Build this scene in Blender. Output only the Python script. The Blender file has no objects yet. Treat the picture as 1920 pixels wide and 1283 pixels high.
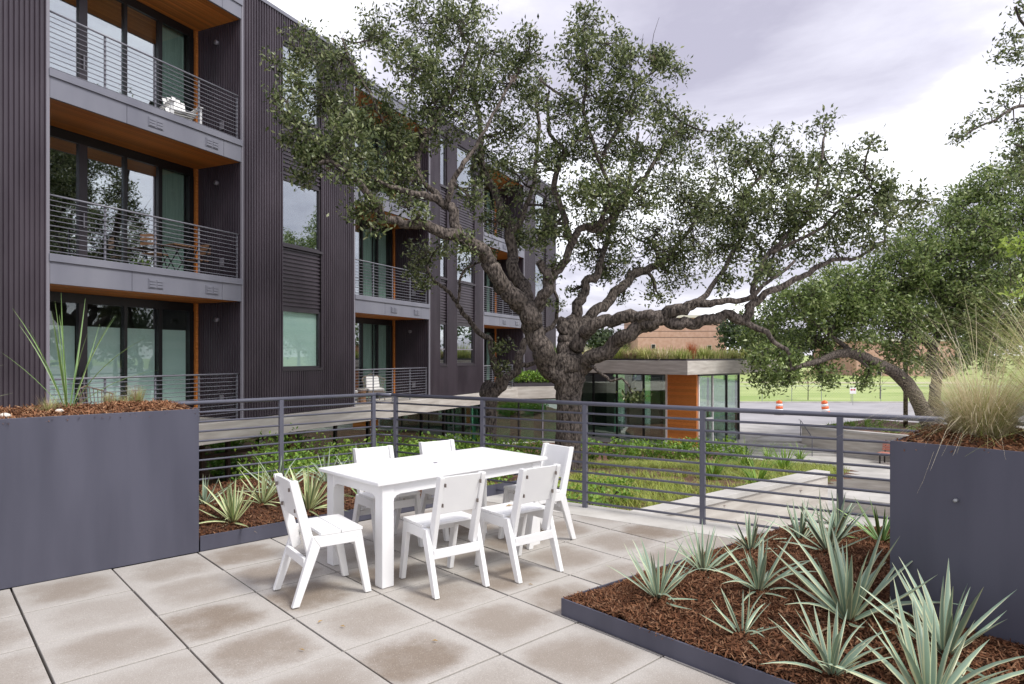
import bpy, math, random
import numpy as np
from mathutils import Vector, Matrix

# ------------------------------------------------------------------ camera, sky, sun, exposure
scene = bpy.context.scene
COL = scene.collection
EYE, F, HX, HY = 1.606, 1232.0, 960.0, 667.2      # eye height (m), focal length (px of 1920), horizon
cam = bpy.data.cameras.new('camera')
cam.sensor_width = 36.0
cam.lens = 36.0 * F / 1920.0
cam.shift_y = (HY - 641.5) / 1920.0
cam.clip_start = 0.05
cam.clip_end = 2000.0
cam_o = bpy.data.objects.new('camera', cam)
cam_o.location = (0, 0, EYE)
cam_o.rotation_euler = (math.radians(90), 0, 0)
COL.objects.link(cam_o)
scene.camera = cam_o

SUN_DIR = Vector((0.62, -0.42, 1.05)).normalized()
sun_el = math.asin(SUN_DIR.z)
sun_az = math.atan2(SUN_DIR.x, SUN_DIR.y)
world = bpy.data.worlds.new('World')
scene.world = world
world.use_nodes = True
wt = world.node_tree
wt.nodes.clear()
def wn(t, **k):
    n = wt.nodes.new(t)
    for a, b in k.items():
        setattr(n, a, b)
    return n
w_out = wn('ShaderNodeOutputWorld')
w_bg = wn('ShaderNodeBackground')
w_sky = wn('ShaderNodeTexSky', sky_type='NISHITA', sun_disc=False)
w_sky.sun_elevation = sun_el
w_sky.sun_rotation = sun_az
w_tc = wn('ShaderNodeTexCoord')
w_sep = wn('ShaderNodeSeparateXYZ')
wt.links.new(w_tc.outputs['Generated'], w_sep.inputs[0])
w_add = wn('ShaderNodeMath', operation='ADD'); w_add.inputs[1].default_value = 0.22
w_abs = wn('ShaderNodeMath', operation='ABSOLUTE')
wt.links.new(w_sep.outputs[2], w_abs.inputs[0])
wt.links.new(w_abs.outputs[0], w_add.inputs[0])
w_dx = wn('ShaderNodeMath', operation='DIVIDE'); w_dy = wn('ShaderNodeMath', operation='DIVIDE')
wt.links.new(w_sep.outputs[0], w_dx.inputs[0]); wt.links.new(w_add.outputs[0], w_dx.inputs[1])
wt.links.new(w_sep.outputs[1], w_dy.inputs[0]); wt.links.new(w_add.outputs[0], w_dy.inputs[1])
w_cmb = wn('ShaderNodeCombineXYZ')
wt.links.new(w_dx.outputs[0], w_cmb.inputs[0]); wt.links.new(w_dy.outputs[0], w_cmb.inputs[1])
w_off = wn('ShaderNodeVectorMath', operation='ADD'); w_off.inputs[1].default_value = (3.1, 0.6, 0.0)
wt.links.new(w_cmb.outputs[0], w_off.inputs[0])
w_noise = wn('ShaderNodeTexNoise'); w_noise.inputs['Scale'].default_value = 0.85
w_noise.inputs['Detail'].default_value = 8.0; w_noise.inputs['Roughness'].default_value = 0.56
w_noise.inputs['Distortion'].default_value = 0.5
wt.links.new(w_off.outputs[0], w_noise.inputs['Vector'])
w_ramp = wn('ShaderNodeValToRGB')
w_ramp.color_ramp.elements[0].position = 0.37; w_ramp.color_ramp.elements[0].color = (0.29, 0.275, 0.335, 1)
w_ramp.color_ramp.elements[1].position = 0.63; w_ramp.color_ramp.elements[1].color = (0.80, 0.80, 0.82, 1)
e = w_ramp.color_ramp.elements.new(0.50); e.color = (0.47, 0.456, 0.515, 1)
wt.links.new(w_noise.outputs['Fac'], w_ramp.inputs[0])
w_ns = wn('ShaderNodeVectorMath', operation='SCALE'); w_ns.inputs['Scale'].default_value = 0.10
wt.links.new(w_sky.outputs[0], w_ns.inputs[0])
w_mix = wn('ShaderNodeMix', data_type='RGBA'); w_mix.inputs['Factor'].default_value = 0.90
wt.links.new(w_ns.outputs[0], w_mix.inputs['A']); wt.links.new(w_ramp.outputs[0], w_mix.inputs['B'])
wt.links.new(w_mix.outputs['Result'], w_bg.inputs['Color'])
w_bg.inputs['Strength'].default_value = 1.0
wt.links.new(w_bg.outputs[0], w_out.inputs['Surface'])

sl = bpy.data.lights.new('sun', 'SUN')
sl.energy = 1.5
sl.angle = math.radians(14)
sl.color = (1.0, 0.97, 0.92)
sun_o = bpy.data.objects.new('sun', sl)
sun_o.rotation_euler = SUN_DIR.to_track_quat('Z', 'Y').to_euler()
sun_o.location = (5, -5, 20)
COL.objects.link(sun_o)
scene.view_settings.view_transform = 'Standard'
scene.view_settings.look = 'None'
scene.view_settings.exposure = 1.08
scene.view_settings.gamma = 1.0
scene.view_settings.use_curve_mapping = False
scene.cycles.max_bounces = 8
scene.cycles.transparent_max_bounces = 16
scene.cycles.caustics_reflective = False
scene.cycles.caustics_refractive = False
scene.cycles.use_denoising = True

R = random.Random(7)
NP = np.random.default_rng(11)

# ------------------------------------------------------------------ helpers
def P(x, y, Y):                     # a photo pixel at distance Y -> point
    return Vector(((x - HX) / F * Y, Y, EYE - (y - HY) / F * Y))
def G(x, y, z=0.0):                 # a photo pixel on the level z -> point
    Y = (EYE - z) * F / (y - HY)
    return Vector(((x - HX) / F * Y, Y, z))

class MB:
    def __init__(self):
        self.v, self.f, self.uv = [], [], None
    def add(self, vs, fs):
        o = len(self.v)
        self.v += [tuple(p) for p in vs]
        self.f += [tuple(i + o for i in f) for f in fs]
        return self
    def box(self, x0, x1, y0, y1, z0, z1):
        vs = [(x, y, z) for z in (z0, z1) for y in (y0, y1) for x in (x0, x1)]
        return self.add(vs, [(0, 2, 3, 1), (4, 5, 7, 6), (0, 1, 5, 4), (2, 6, 7, 3), (0, 4, 6, 2), (1, 3, 7, 5)])
    def hexa(self, c):               # 8 corners: bottom 4 (ccw) then top 4
        return self.add(c, [(3, 2, 1, 0), (4, 5, 6, 7), (0, 1, 5, 4), (1, 2, 6, 5), (2, 3, 7, 6), (3, 0, 4, 7)])
    def bar(self, a, b, w, h, up=(0, 0, 1)):   # square bar a->b
        a, b, up = Vector(a), Vector(b), Vector(up)
        d = (b - a).normalized()
        s = d.cross(up)
        if s.length < 1e-4: s = d.cross(Vector((1, 0, 0)))
        s.normalize(); u = s.cross(d).normalized()
        s *= w / 2; u *= h / 2
        return self.hexa([a - s - u, a + s - u, b + s - u, b - s - u, a - s + u, a + s + u, b + s + u, b - s + u])
    def prism(self, poly, z0, z1):
        n = len(poly)
        vs = [(p[0], p[1], z0) for p in poly] + [(p[0], p[1], z1) for p in poly]
        fs = [tuple(range(n - 1, -1, -1)), tuple(range(n, 2 * n))]
        fs += [(i, (i + 1) % n, n + (i + 1) % n, n + i) for i in range(n)]
        return self.add(vs, fs)
    def slabxz(self, poly, y0, y1):  # outline in x,z extruded along y
        n = len(poly)
        vs = [(p[0], y0, p[1]) for p in poly] + [(p[0], y1, p[1]) for p in poly]
        fs = [tuple(range(n)), tuple(range(2 * n - 1, n - 1, -1))]
        fs += [(i, n + i, n + (i + 1) % n, (i + 1) % n) for i in range(n)]
        return self.add(vs, fs)
    def tube(self, pts, rads, n=8, caps=True, wob=0.0):
        pts = [Vector(p) for p in pts]
        m = len(pts)
        vs, fs = [], []
        s = None
        ph = R.uniform(0, 6.28)
        for i, p in enumerate(pts):
            d = (pts[min(i + 1, m - 1)] - pts[max(i - 1, 0)])
            if d.length < 1e-7: d = Vector((0, 0, 1))
            d.normalize()
            if s is None:
                s = d.cross(Vector((0.31, 0.17, 0.93)))
                if s.length < 0.2: s = d.cross(Vector((1, 0, 0)))
            else:
                s = s - d * s.dot(d)                     # carried along the path without twisting
            s.normalize(); t = d.cross(s)
            for k in range(n):
                a = 2 * math.pi * k / n
                r = rads[i] * (1 + wob * (math.sin(2 * a + i * .7 + ph) * .5 + math.sin(3 * a - i * .45 + 2 * ph) * .5 + .25 * (R.random() - .5)))
                vs.append(p + s * (math.cos(a) * r) + t * (math.sin(a) * r))
        for i in range(m - 1):
            for k in range(n):
                fs.append((i * n + k, i * n + (k + 1) % n, (i + 1) * n + (k + 1) % n, (i + 1) * n + k))
        if caps:
            fs.append(tuple(range(n - 1, -1, -1)))
            fs.append(tuple((m - 1) * n + k for k in range(n)))
        return self.add(vs, fs)
    def build(self, name, mat, parent=None, off=None, loc=None, smooth=False, bevel=0.0, rot=None):
        me = bpy.data.meshes.new(name)
        vs = self.v
        if off is not None:
            vs = [(a - off[0], b - off[1], c - off[2]) for a, b, c in vs]
        me.from_pydata(vs, [], self.f)
        if self.uv is not None:
            l = me.uv_layers.new(name='UVMap')
            l.data.foreach_set('uv', np.array([self.uv[i] for p in self.f for i in p], 'f').ravel())
        me.materials.append(mat)
        if smooth: me.polygons.foreach_set('use_smooth', [True] * len(me.polygons))
        me.update()
        return obj(name, me, parent, loc, bevel, rot)

def obj(name, me, parent=None, loc=None, bevel=0.0, rot=None):
    o = bpy.data.objects.new(name, me)
    COL.objects.link(o)
    if parent is not None: o.parent = parent
    if loc is not None: o.location = loc
    if rot is not None: o.rotation_euler = rot
    if bevel:
        b = o.modifiers.new('bevel', 'BEVEL'); b.width = bevel; b.segments = 2; b.limit_method = 'ANGLE'
    return o
def np_mesh(name, verts, faces, mat, parent=None, off=None, smooth=False, uv=None):
    """many equal-sized faces at once (numpy)"""
    me = bpy.data.meshes.new(name)
    verts = np.asarray(verts, 'f')
    if off is not None: verts = verts - np.array(off, 'f')
    faces = np.asarray(faces, 'i')
    nf, k = faces.shape
    me.vertices.add(len(verts)); me.vertices.foreach_set('co', verts.ravel())
    me.loops.add(nf * k); me.loops.foreach_set('vertex_index', faces.ravel())
    me.polygons.add(nf)
    me.polygons.foreach_set('loop_start', np.arange(0, nf * k, k, dtype='i'))
    me.polygons.foreach_set('loop_total', np.full(nf, k, 'i'))
    if smooth: me.polygons.foreach_set('use_smooth', np.ones(nf, bool))
    me.materials.append(mat)
    me.update(calc_edges=True)
    if uv is not None:
        l = me.uv_layers.new(name='UVMap'); l.data.foreach_set('uv', np.asarray(uv, 'f')[faces.ravel()].ravel())
    return obj(name, me, parent)
def tag(o, label=None, cat=None, group=None, kind=None):
    if label: o['label'] = label
    if cat: o['category'] = cat
    if group: o['group'] = group
    if kind: o['kind'] = kind
    return o
def thing(name, label, cat, loc=(0, 0, 0), rz=0.0, group=None):
    o = bpy.data.objects.new(name, None)
    o.empty_display_size = 0.2
    COL.objects.link(o)
    o.location = loc; o.rotation_euler = (0, 0, rz)
    return tag(o, label, cat, group)
def struct(o): return tag(o, kind='structure')
def kids(o): return [c for c in bpy.data.objects if c.parent == o]
def copy_tree(root, loc, rz=None, label=None, scale=None):
    r = root.copy(); COL.objects.link(r); r.location = loc
    if rz is not None: r.rotation_euler = (0, 0, rz)
    if scale is not None: r.scale = (scale,) * 3
    if label: r['label'] = label
    def rec(a, b):
        for ch in kids(a):
            c = ch.copy(); COL.objects.link(c); c.parent = b
            rec(ch, c)
    rec(root, r)
    return r

# ------------------------------------------------------------------ materials
MATS = {}
def material(name, col, col2=None, rough=0.6, scale=8.0, detail=4.0, bump=0.0, bump_scale=None, metal=0.0,
             spec=0.5, stretch=(1, 1, 1), lo=0.35, hi=0.65, coord='Object', transl=0.0, island=None, objrand=0.0, bdist=0.02):
    m = bpy.data.materials.new(name); MATS[name] = m
    m.use_nodes = True
    nt = m.node_tree; nd = nt.nodes; lk = nt.links
    b = nd['Principled BSDF']
    b.inputs['Roughness'].default_value = rough
    b.inputs['Metallic'].default_value = metal
    b.inputs['Specular IOR Level'].default_value = spec
    src = None
    if col2 is not None or bump:
        tc = nd.new('ShaderNodeTexCoord'); mp = nd.new('ShaderNodeMapping')
        mp.inputs['Scale'].default_value = stretch
        lk.new(tc.outputs[coord], mp.inputs[0])
    if island is not None:
        ge = nd.new('ShaderNodeNewGeometry'); rp = nd.new('ShaderNodeValToRGB')
        els = rp.color_ramp.elements
        els[0].color = (*island[0], 1); els[1].color = (*island[-1], 1)
        for k, c in enumerate(island[1:-1]):
            q = els.new((k + 1) / (len(island) - 1)); q.color = (*c, 1)
        lk.new(ge.outputs['Random Per Island'], rp.inputs[0]); src = rp.outputs[0]
    elif col2 is not None:
        nz = nd.new('ShaderNodeTexNoise'); nz.inputs['Scale'].default_value = scale; nz.inputs['Detail'].default_value = detail
        lk.new(mp.outputs[0], nz.inputs['Vector'])
        rp = nd.new('ShaderNodeValToRGB'); rp.color_ramp.elements[0].position = lo; rp.color_ramp.elements[1].position = hi
        rp.color_ramp.elements[0].color = (*col, 1); rp.color_ramp.elements[1].color = (*col2, 1)
        lk.new(nz.outputs['Fac'], rp.inputs[0]); src = rp.outputs[0]
    if src is None: b.inputs['Base Color'].default_value = (*col, 1)
    else:
        if objrand:
            oi = nd.new('ShaderNodeObjectInfo'); hs = nd.new('ShaderNodeHueSaturation')
            mr = nd.new('ShaderNodeMapRange'); mr.inputs['To Min'].default_value = 1 - objrand; mr.inputs['To Max'].default_value = 1 + objrand
            lk.new(oi.outputs['Random'], mr.inputs[0]); lk.new(mr.outputs[0], hs.inputs['Value'])
            lk.new(src, hs.inputs['Color']); src = hs.outputs[0]
        lk.new(src, b.inputs['Base Color'])
    if bump:
        n2 = nd.new('ShaderNodeTexNoise'); n2.inputs['Scale'].default_value = bump_scale or scale * 3; n2.inputs['Detail'].default_value = 5
        lk.new(mp.outputs[0], n2.inputs['Vector'])
        bp = nd.new('ShaderNodeBump'); bp.inputs['Strength'].default_value = bump; bp.inputs['Distance'].default_value = bdist
        lk.new(n2.outputs['Fac'], bp.inputs['Height']); lk.new(bp.outputs[0], b.inputs['Normal'])
    if transl:
        tr = nd.new('ShaderNodeBsdfTranslucent'); mx = nd.new('ShaderNodeMixShader'); mx.inputs[0].default_value = transl
        if src is not None: lk.new(src, tr.inputs[0])
        else: tr.inputs[0].default_value = (*col, 1)
        out = nd['Material Output']
        lk.new(b.outputs[0], mx.inputs[1]); lk.new(tr.outputs[0], mx.inputs[2]); lk.new(mx.outputs[0], out.inputs['Surface'])
    return m
def glass_mat(name, tint, refl=0.35, rough=0.01):
    m = bpy.data.materials.new(name); MATS[name] = m; m.use_nodes = True
    nt = m.node_tree; nd = nt.nodes; lk = nt.links
    nd.remove(nd['Principled BSDF'])
    t = nd.new('ShaderNodeBsdfTransparent'); t.inputs[0].default_value = (*tint, 1)
    g = nd.new('ShaderNodeBsdfGlossy'); g.inputs['Roughness'].default_value = rough; g.inputs[0].default_value = (.93, .97, .98, 1)
    lw = nd.new('ShaderNodeLayerWeight'); lw.inputs[0].default_value = 0.5
    mr = nd.new('ShaderNodeMapRange'); mr.inputs['To Min'].default_value = refl; mr.inputs['To Max'].default_value = 1.0
    pw = nd.new('ShaderNodeMath'); pw.operation = 'POWER'; pw.inputs[1].default_value = 4.0
    lk.new(lw.outputs['Facing'], pw.inputs[0]); lk.new(pw.outputs[0], mr.inputs[0])
    mx = nd.new('ShaderNodeMixShader'); lk.new(mr.outputs[0], mx.inputs[0])
    lk.new(t.outputs[0], mx.inputs[1]); lk.new(g.outputs[0], mx.inputs[2])
    lk.new(mx.outputs[0], nd['Material Output'].inputs['Surface'])
    return m

M_metal = material('dark corrugated steel', (.040, .030, .039), (.068, .054, .067), rough=.30, scale=1.3, spec=.5, stretch=(1, 1, .35))
M_metal2 = material('dark trim steel', (.034, .028, .034), (.046, .038, .046), rough=.4, scale=2)
M_fascia = material('grey fascia panel', (.165, .168, .205), (.215, .218, .255), rough=.45, scale=1.6, stretch=(1, 1, .3), lo=.3, hi=.7)
M_trim = material('pale corner trim', (.22, .21, .24), rough=.45)
M_frame = material('black window frame', (.012, .011, .012), rough=.35)
M_wood = material('stained cedar', (.52, .155, .026), (.78, .30, .075), rough=.5, scale=5, stretch=(.6, 9, 9), bump=.15, lo=.3, hi=.7, objrand=.22)
M_woodv = material('stained cedar siding', (.46, .15, .04), (.64, .25, .09), rough=.55, scale=6, stretch=(9, .6, 9), bump=.15, lo=.3, hi=.7)
M_conc = material('board formed concrete', (.38, .345, .305), (.58, .55, .50), rough=.85, scale=2.2, stretch=(.5, .5, 4), bump=.25, bump_scale=9, lo=.3, hi=.72)
M_concl = material('pale concrete', (.40, .385, .36), (.54, .52, .49), rough=.85, scale=1.2, bump=.12, bump_scale=30)
M_conct = material('terrace kerb concrete', (.47, .45, .41), (.60, .58, .54), rough=.85, scale=2.5, bump=.15, bump_scale=40)
M_planter = material('slate painted steel', (.064, .065, .090), (.088, .089, .120), rough=.38, scale=1.7, stretch=(2.2, 2.2, .35), bump=.05, bump_scale=260, spec=.4, bdist=.002)
M_rail = material('grey railing paint', (.10, .103, .135), (.12, .123, .155), rough=.30, scale=4, spec=.5)
M_railb = material('balcony railing paint', (.16, .16, .19), (.2, .2, .23), rough=.35, scale=4)
M_white = material('white plastic lumber', (.80, .80, .80), (.84, .84, .83), rough=.38, scale=4, spec=.45)
M_bolt = material('dark bolt', (.25, .21, .19), rough=.4, metal=.6)
M_soil = material('dark bark mulch bed', (.055, .022, .011), (.14, .06, .03), rough=.95, scale=26, bump=.9, bump_scale=60)
M_chip = material('bark mulch', (.1, .04, .02), island=[(.045, .018, .010), (.13, .055, .028), (.22, .105, .055), (.09, .036, .018), (.33, .19, .11)], rough=.95, spec=.15)
M_chipl = material('dry bark mulch', (.1, .04, .02), island=[(.09, .04, .02), (.2, .09, .045), (.32, .16, .085), (.16, .07, .035), (.42, .25, .14)], rough=.95, spec=.15)
M_bark = material('oak bark', (.022, .016, .013), (.20, .165, .14), rough=.95, scale=22, detail=9, stretch=(1, 1, .42), bump=1.0, bump_scale=30, lo=.36, hi=.66, bdist=.06)
M_twig = material('twig bark', (.030, .023, .019), (.11, .09, .078), rough=.95, scale=8)
M_oak = material('oak leaves', (.05, .08, .02), island=[(.022, .036, .013), (.07, .10, .03), (.19, .235, .08), (.04, .062, .02), (.36, .39, .19), (.12, .155, .05)], rough=.38, transl=.27, spec=.5)
M_oak2 = material('oak leaves of the dense tree', (.05, .08, .02), island=[(.04, .07, .018), (.14, .205, .05), (.26, .34, .10), (.08, .125, .03), (.42, .48, .20)], rough=.42, transl=.28)
M_far = material('distant leaves', (.05, .08, .03), island=[(.03, .05, .025), (.06, .09, .04), (.09, .12, .055)], rough=.6, transl=.2)
M_moss = material('ball moss', (.2, .14, .11), island=[(.13, .09, .07), (.27, .19, .16), (.36, .27, .23)], rough=.9)
M_lime = material('lime leaves', (.3, .4, .05), island=[(.26, .38, .05), (.40, .50, .10)], rough=.45, transl=.35)
M_shrub = material('bright shrub leaves', (.1, .2, .03), island=[(.07, .16, .02), (.17, .32, .04), (.32, .46, .07), (.12, .24, .03)], rough=.5, transl=.25)
M_sedge = material('sedge blades', (.2, .25, .05), island=[(.13, .19, .03), (.30, .36, .06), (.44, .46, .10), (.21, .28, .045)], rough=.6, transl=.2)
M_straw = material('straw grass', (.6, .5, .3), island=[(.62, .52, .30), (.78, .68, .46), (.82, .74, .56), (.52, .48, .22)], rough=.6, transl=.25)
M_blade = material('green grass blades', (.3, .35, .1), island=[(.20, .27, .05), (.34, .40, .10), (.50, .48, .20), (.28, .33, .08)], rough=.55, transl=.25)
M_dry = material('dry stems', (.3, .15, .1), island=[(.26, .15, .11), (.38, .24, .17), (.30, .32, .12), (.42, .42, .18)], rough=.8)
M_rust = material('rust red grass', (.4, .12, .04), island=[(.36, .10, .04), (.5, .17, .07)], rough=.8)
M_roofg = material('meadow roof plants', (.3, .35, .1), island=[(.26, .33, .07), (.42, .46, .13), (.55, .48, .22), (.2, .28, .05), (.5, .36, .2)], rough=.7, transl=.25)
M_lawn = material('lawn', (.20, .30, .06), (.44, .50, .20), rough=.9, scale=.16, stretch=(.35, 1.6, 1), detail=8, lo=.3, hi=.7)
M_asph = material('pale asphalt', (.30, .29, .30), (.38, .37, .38), rough=.9, scale=.5)
M_earth = material('garden earth', (.085, .04, .024), (.17, .085, .05), rough=.95, scale=3.0, bump=.7, bump_scale=25)
M_brick = material('salmon brick', (.46, .27, .21), (.54, .34, .28), rough=.9, scale=1.5)
M_pale = material('pale stucco', (.6, .56, .5), rough=.9)
M_int = material('dim interior', (.13, .125, .11), rough=.9)
M_curt = material('grey green curtain', (.27, .36, .32), (.35, .45, .40), rough=.8, scale=3, stretch=(6, 6, .4))
M_shade = material('pale aqua roller shade', (.68, .84, .80), (.76, .89, .86), rough=.7, scale=1.2, stretch=(.3, .3, 5))
M_orange = material('barrel orange', (.85, .17, .04), rough=.45)
M_stripe = material('barrel white band', (.85, .84, .82), rough=.45)
M_red = material('sign red', (.5, .05, .05), rough=.5)
M_bench = material('bench red slats', (.50, .20, .15), (.58, .26, .2), rough=.6, scale=6)
M_pole = material('brown pole', (.05, .03, .022), (.075, .045, .03), rough=.7, scale=5)
M_wick = material('brown wicker', (.15, .11, .08), (.26, .2, .15), rough=.8, scale=30)
M_cush = material('white cushion', (.76, .75, .73), rough=.9)
M_stone = material('cream stone', (.6, .56, .48), (.7, .67, .6), rough=.9, scale=20)
M_galv = material('galvanised steel', (.32, .33, .34), rough=.5, metal=.4)
GL_bld = glass_mat('apartment glass', (.66, .74, .72), .46)
GL_clr = glass_mat('clear shaded glass', (.92, .97, .95), .07)
M_leafb = material('dead leaf', (.30, .17, .07), (.42, .30, .10), rough=.8, scale=20, coord='Generated')
M_furn = material('oiled slats', (.20, .105, .055), (.28, .155, .085), rough=.6, scale=8)
GL_pav = glass_mat('pavilion glass', (.74, .86, .80), .26)
GL_low = glass_mat('lower glass reflection tint', (.38, .66, .50), .30)  # green tint puts the reflected garden greenery into the glass colour

def paver_material():
    m = bpy.data.materials.new('concrete paver'); m.use_nodes = True
    nt = m.node_tree; nd = nt.nodes; lk = nt.links; b = nd['Principled BSDF']
    tc = nd.new('ShaderNodeTexCoord'); oi = nd.new('ShaderNodeObjectInfo')
    sp = nd.new('ShaderNodeSeparateXYZ'); lk.new(tc.outputs['Object'], sp.inputs[0])
    def mth(op, a, c=None):
        n = nd.new('ShaderNodeMath'); n.operation = op
        for k, q in enumerate((a, c)):
            if q is None: continue
            if isinstance(q, (int, float)): n.inputs[k].default_value = q
            else: lk.new(q, n.inputs[k])
        return n.outputs[0]
    ofs = nd.new('ShaderNodeVectorMath'); ofs.operation = 'ADD'
    rv = nd.new('ShaderNodeCombineXYZ'); lk.new(mth('MULTIPLY', oi.outputs['Random'], 37.0), rv.inputs[0]); lk.new(mth('MULTIPLY', oi.outputs['Random'], 91.0), rv.inputs[1])
    lk.new(tc.outputs['Object'], ofs.inputs[0]); lk.new(rv.outputs[0], ofs.inputs[1])
    n1 = nd.new('ShaderNodeTexNoise'); n1.inputs['Scale'].default_value = 3.4; n1.inputs['Detail'].default_value = 9; n1.inputs['Roughness'].default_value = .62
    lk.new(ofs.outputs[0], n1.inputs['Vector'])
    # damp stain that has dried back from the slab's borders
    ax = mth('POWER', mth('ABSOLUTE', mth('DIVIDE', mth('ADD', sp.outputs[0], mth('MULTIPLY', mth('SUBTRACT', oi.outputs['Random'], .5), .16)), .33)), 3.0)
    ay = mth('POWER', mth('ABSOLUTE', mth('DIVIDE', sp.outputs[1], .30)), 3.0)
    rr = mth('ADD', mth('ADD', ax, ay), mth('MULTIPLY', mth('SUBTRACT', n1.outputs['Fac'], .5), 1.9))
    mr = nd.new('ShaderNodeMapRange'); mr.interpolation_type = 'SMOOTHSTEP'
    mr.inputs['From Min'].default_value = -.1; mr.inputs['From Max'].default_value = .95; mr.inputs['To Min'].default_value = 1; mr.inputs['To Max'].default_value = 0
    lk.new(rr, mr.inputs[0])
    amt = mth('MULTIPLY', mr.outputs[0], mth('ADD', .30, mth('MULTIPLY', oi.outputs['Random'], .65)))
    n2 = nd.new('ShaderNodeTexNoise'); n2.inputs['Scale'].default_value = 160; n2.inputs['Detail'].default_value = 2
    lk.new(ofs.outputs[0], n2.inputs['Vector'])
    n3 = nd.new('ShaderNodeTexVoronoi'); n3.inputs['Scale'].default_value = 85; lk.new(ofs.outputs[0], n3.inputs['Vector'])
    fl = nd.new('ShaderNodeMapRange'); fl.inputs['From Min'].default_value = .10; fl.inputs['From Max'].default_value = .2; fl.inputs['To Min'].default_value = 1.0; fl.inputs['To Max'].default_value = 0
    lk.new(n3.outputs['Distance'], fl.inputs[0])
    c1 = nd.new('ShaderNodeMix'); c1.data_type = 'RGBA'
    c1.inputs['A'].default_value = (.56, .525, .48, 1); c1.inputs['B'].default_value = (.28, .22, .165, 1)
    lk.new(amt, c1.inputs['Factor'])
    c2 = nd.new('ShaderNodeMix'); c2.data_type = 'RGBA'; c2.blend_type = 'MULTIPLY'; c2.inputs['Factor'].default_value = .5
    lk.new(c1.outputs['Result'], c2.inputs['A']); lk.new(n2.outputs['Fac'], c2.inputs['B'])
    c3 = nd.new('ShaderNodeMix'); c3.data_type = 'RGBA'; lk.new(mth('MULTIPLY', fl.outputs[0], n1.outputs['Fac']), c3.inputs['Factor'])
    lk.new(c2.outputs['Result'], c3.inputs['A']); c3.inputs['B'].default_value = (.74, .71, .67, 1)
    lk.new(c3.outputs['Result'], b.inputs['Base Color'])
    b.inputs['Roughness'].default_value = .75
    bp = nd.new('ShaderNodeBump'); bp.inputs['Strength'].default_value = .25; bp.inputs['Distance'].default_value = .004
    lk.new(n2.outputs['Fac'], bp.inputs['Height']); lk.new(bp.outputs[0], b.inputs['Normal'])
    return m
M_paver = paver_material()

def yucca_material(name, mid, edge, thr):
    m = bpy.data.materials.new(name); m.use_nodes = True
    nt = m.node_tree; nd = nt.nodes; lk = nt.links; b = nd['Principled BSDF']
    uv = nd.new('ShaderNodeUVMap'); sp = nd.new('ShaderNodeSeparateXYZ'); lk.new(uv.outputs[0], sp.inputs[0])
    a = nd.new('ShaderNodeMath'); a.operation = 'SUBTRACT'; lk.new(sp.outputs[0], a.inputs[0]); a.inputs[1].default_value = .5
    c = nd.new('ShaderNodeMath'); c.operation = 'ABSOLUTE'; lk.new(a.outputs[0], c.inputs[0])
    rp = nd.new('ShaderNodeValToRGB'); rp.color_ramp.elements[0].position = thr; rp.color_ramp.elements[1].position = min(thr + .12, .5)
    rp.color_ramp.elements[0].color = (*mid, 1); rp.color_ramp.elements[1].color = (*edge, 1)
    lk.new(c.outputs[0], rp.inputs[0])
    oi = nd.new('ShaderNodeObjectInfo'); mr = nd.new('ShaderNodeMapRange'); mr.inputs['To Min'].default_value = .72; mr.inputs['To Max'].default_value = 1.25
    lk.new(oi.outputs['Random'], mr.inputs[0])
    hs = nd.new('ShaderNodeHueSaturation'); lk.new(mr.outputs[0], hs.inputs['Value']); lk.new(rp.outputs[0], hs.inputs['Color'])
    lk.new(hs.outputs[0], b.inputs['Base Color']); b.inputs['Roughness'].default_value = .45
    return m
Y_blue = yucca_material('blue green yucca leaf', (.24, .335, .245), (.58, .60, .38), .30)
Y_yel = yucca_material('striped yucca leaf', (.20, .30, .13), (.58, .60, .32), .14)
Y_green = yucca_material('green yucca leaf', (.12, .24, .07), (.30, .40, .14), .26)

# ------------------------------------------------------------------ the terrace
GC, GS = math.cos(.74461), math.sin(.74461)
JD = Vector((GC, GS)); ID = Vector((GS, -GC))           # paving grid axes
def GRID(i, j): return Vector((-3.4685 + .6094 * (j * GC + i * GS), 4.547 + .6094 * (j * GS - i * GC)))
RL_A = Vector((-1.77, 8.56)); RL_D = Vector((-GC, -GS))                 # left railing
RR_A = Vector((-1.55, 8.49)); RR_D = Vector((4.35, -2.88)).normalized()   # right railing
L_end = RL_A + RL_D * 7.5; R_end = RR_A + RR_D * 9.0
RR_N = Vector((-RR_D.y, RR_D.x)) * -1        # towards the terrace
if RR_N.dot(Vector((0, 0)) - RR_A) < 0: RR_N = -RR_N
RL_N = Vector((-RL_D.y, RL_D.x))
if RL_N.dot(Vector((0, 0)) - RL_A) < 0: RL_N = -RL_N
ter = [L_end - RL_N * .14, Vector((-10, -5)), Vector((11, -5)), R_end - RR_N * .14, RR_A - RR_N * .14 + RR_D * .02, RL_A - RL_N * .14]
b = MB(); b.prism([tuple(p) for p in ter], -3.3, -.075)
terrace = struct(b.build('terrace', M_conct))
tc_ = sum(ter, Vector((0, 0))) / len(ter)
b = MB(); b.prism([tuple(p + (tc_ - p) * .012) for p in ter], -.0745, -.052)
b.build('bedding', material('dark joint sand', (.05, .045, .04), (.09, .08, .07), rough=.95, scale=30), terrace)
def clip(poly, a, n):                        # keep the side where (p-a).n >= 0
    out = []
    for k in range(len(poly)):
        p, q = poly[k], poly[(k + 1) % len(poly)]
        dp, dq = (p - a).dot(n), (q - a).dot(n)
        if dp >= 0: out.append(p)
        if (dp >= 0) != (dq >= 0): out.append(p + (q - p) * (dp / (dp - dq)))
    return out
KW = .34
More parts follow.
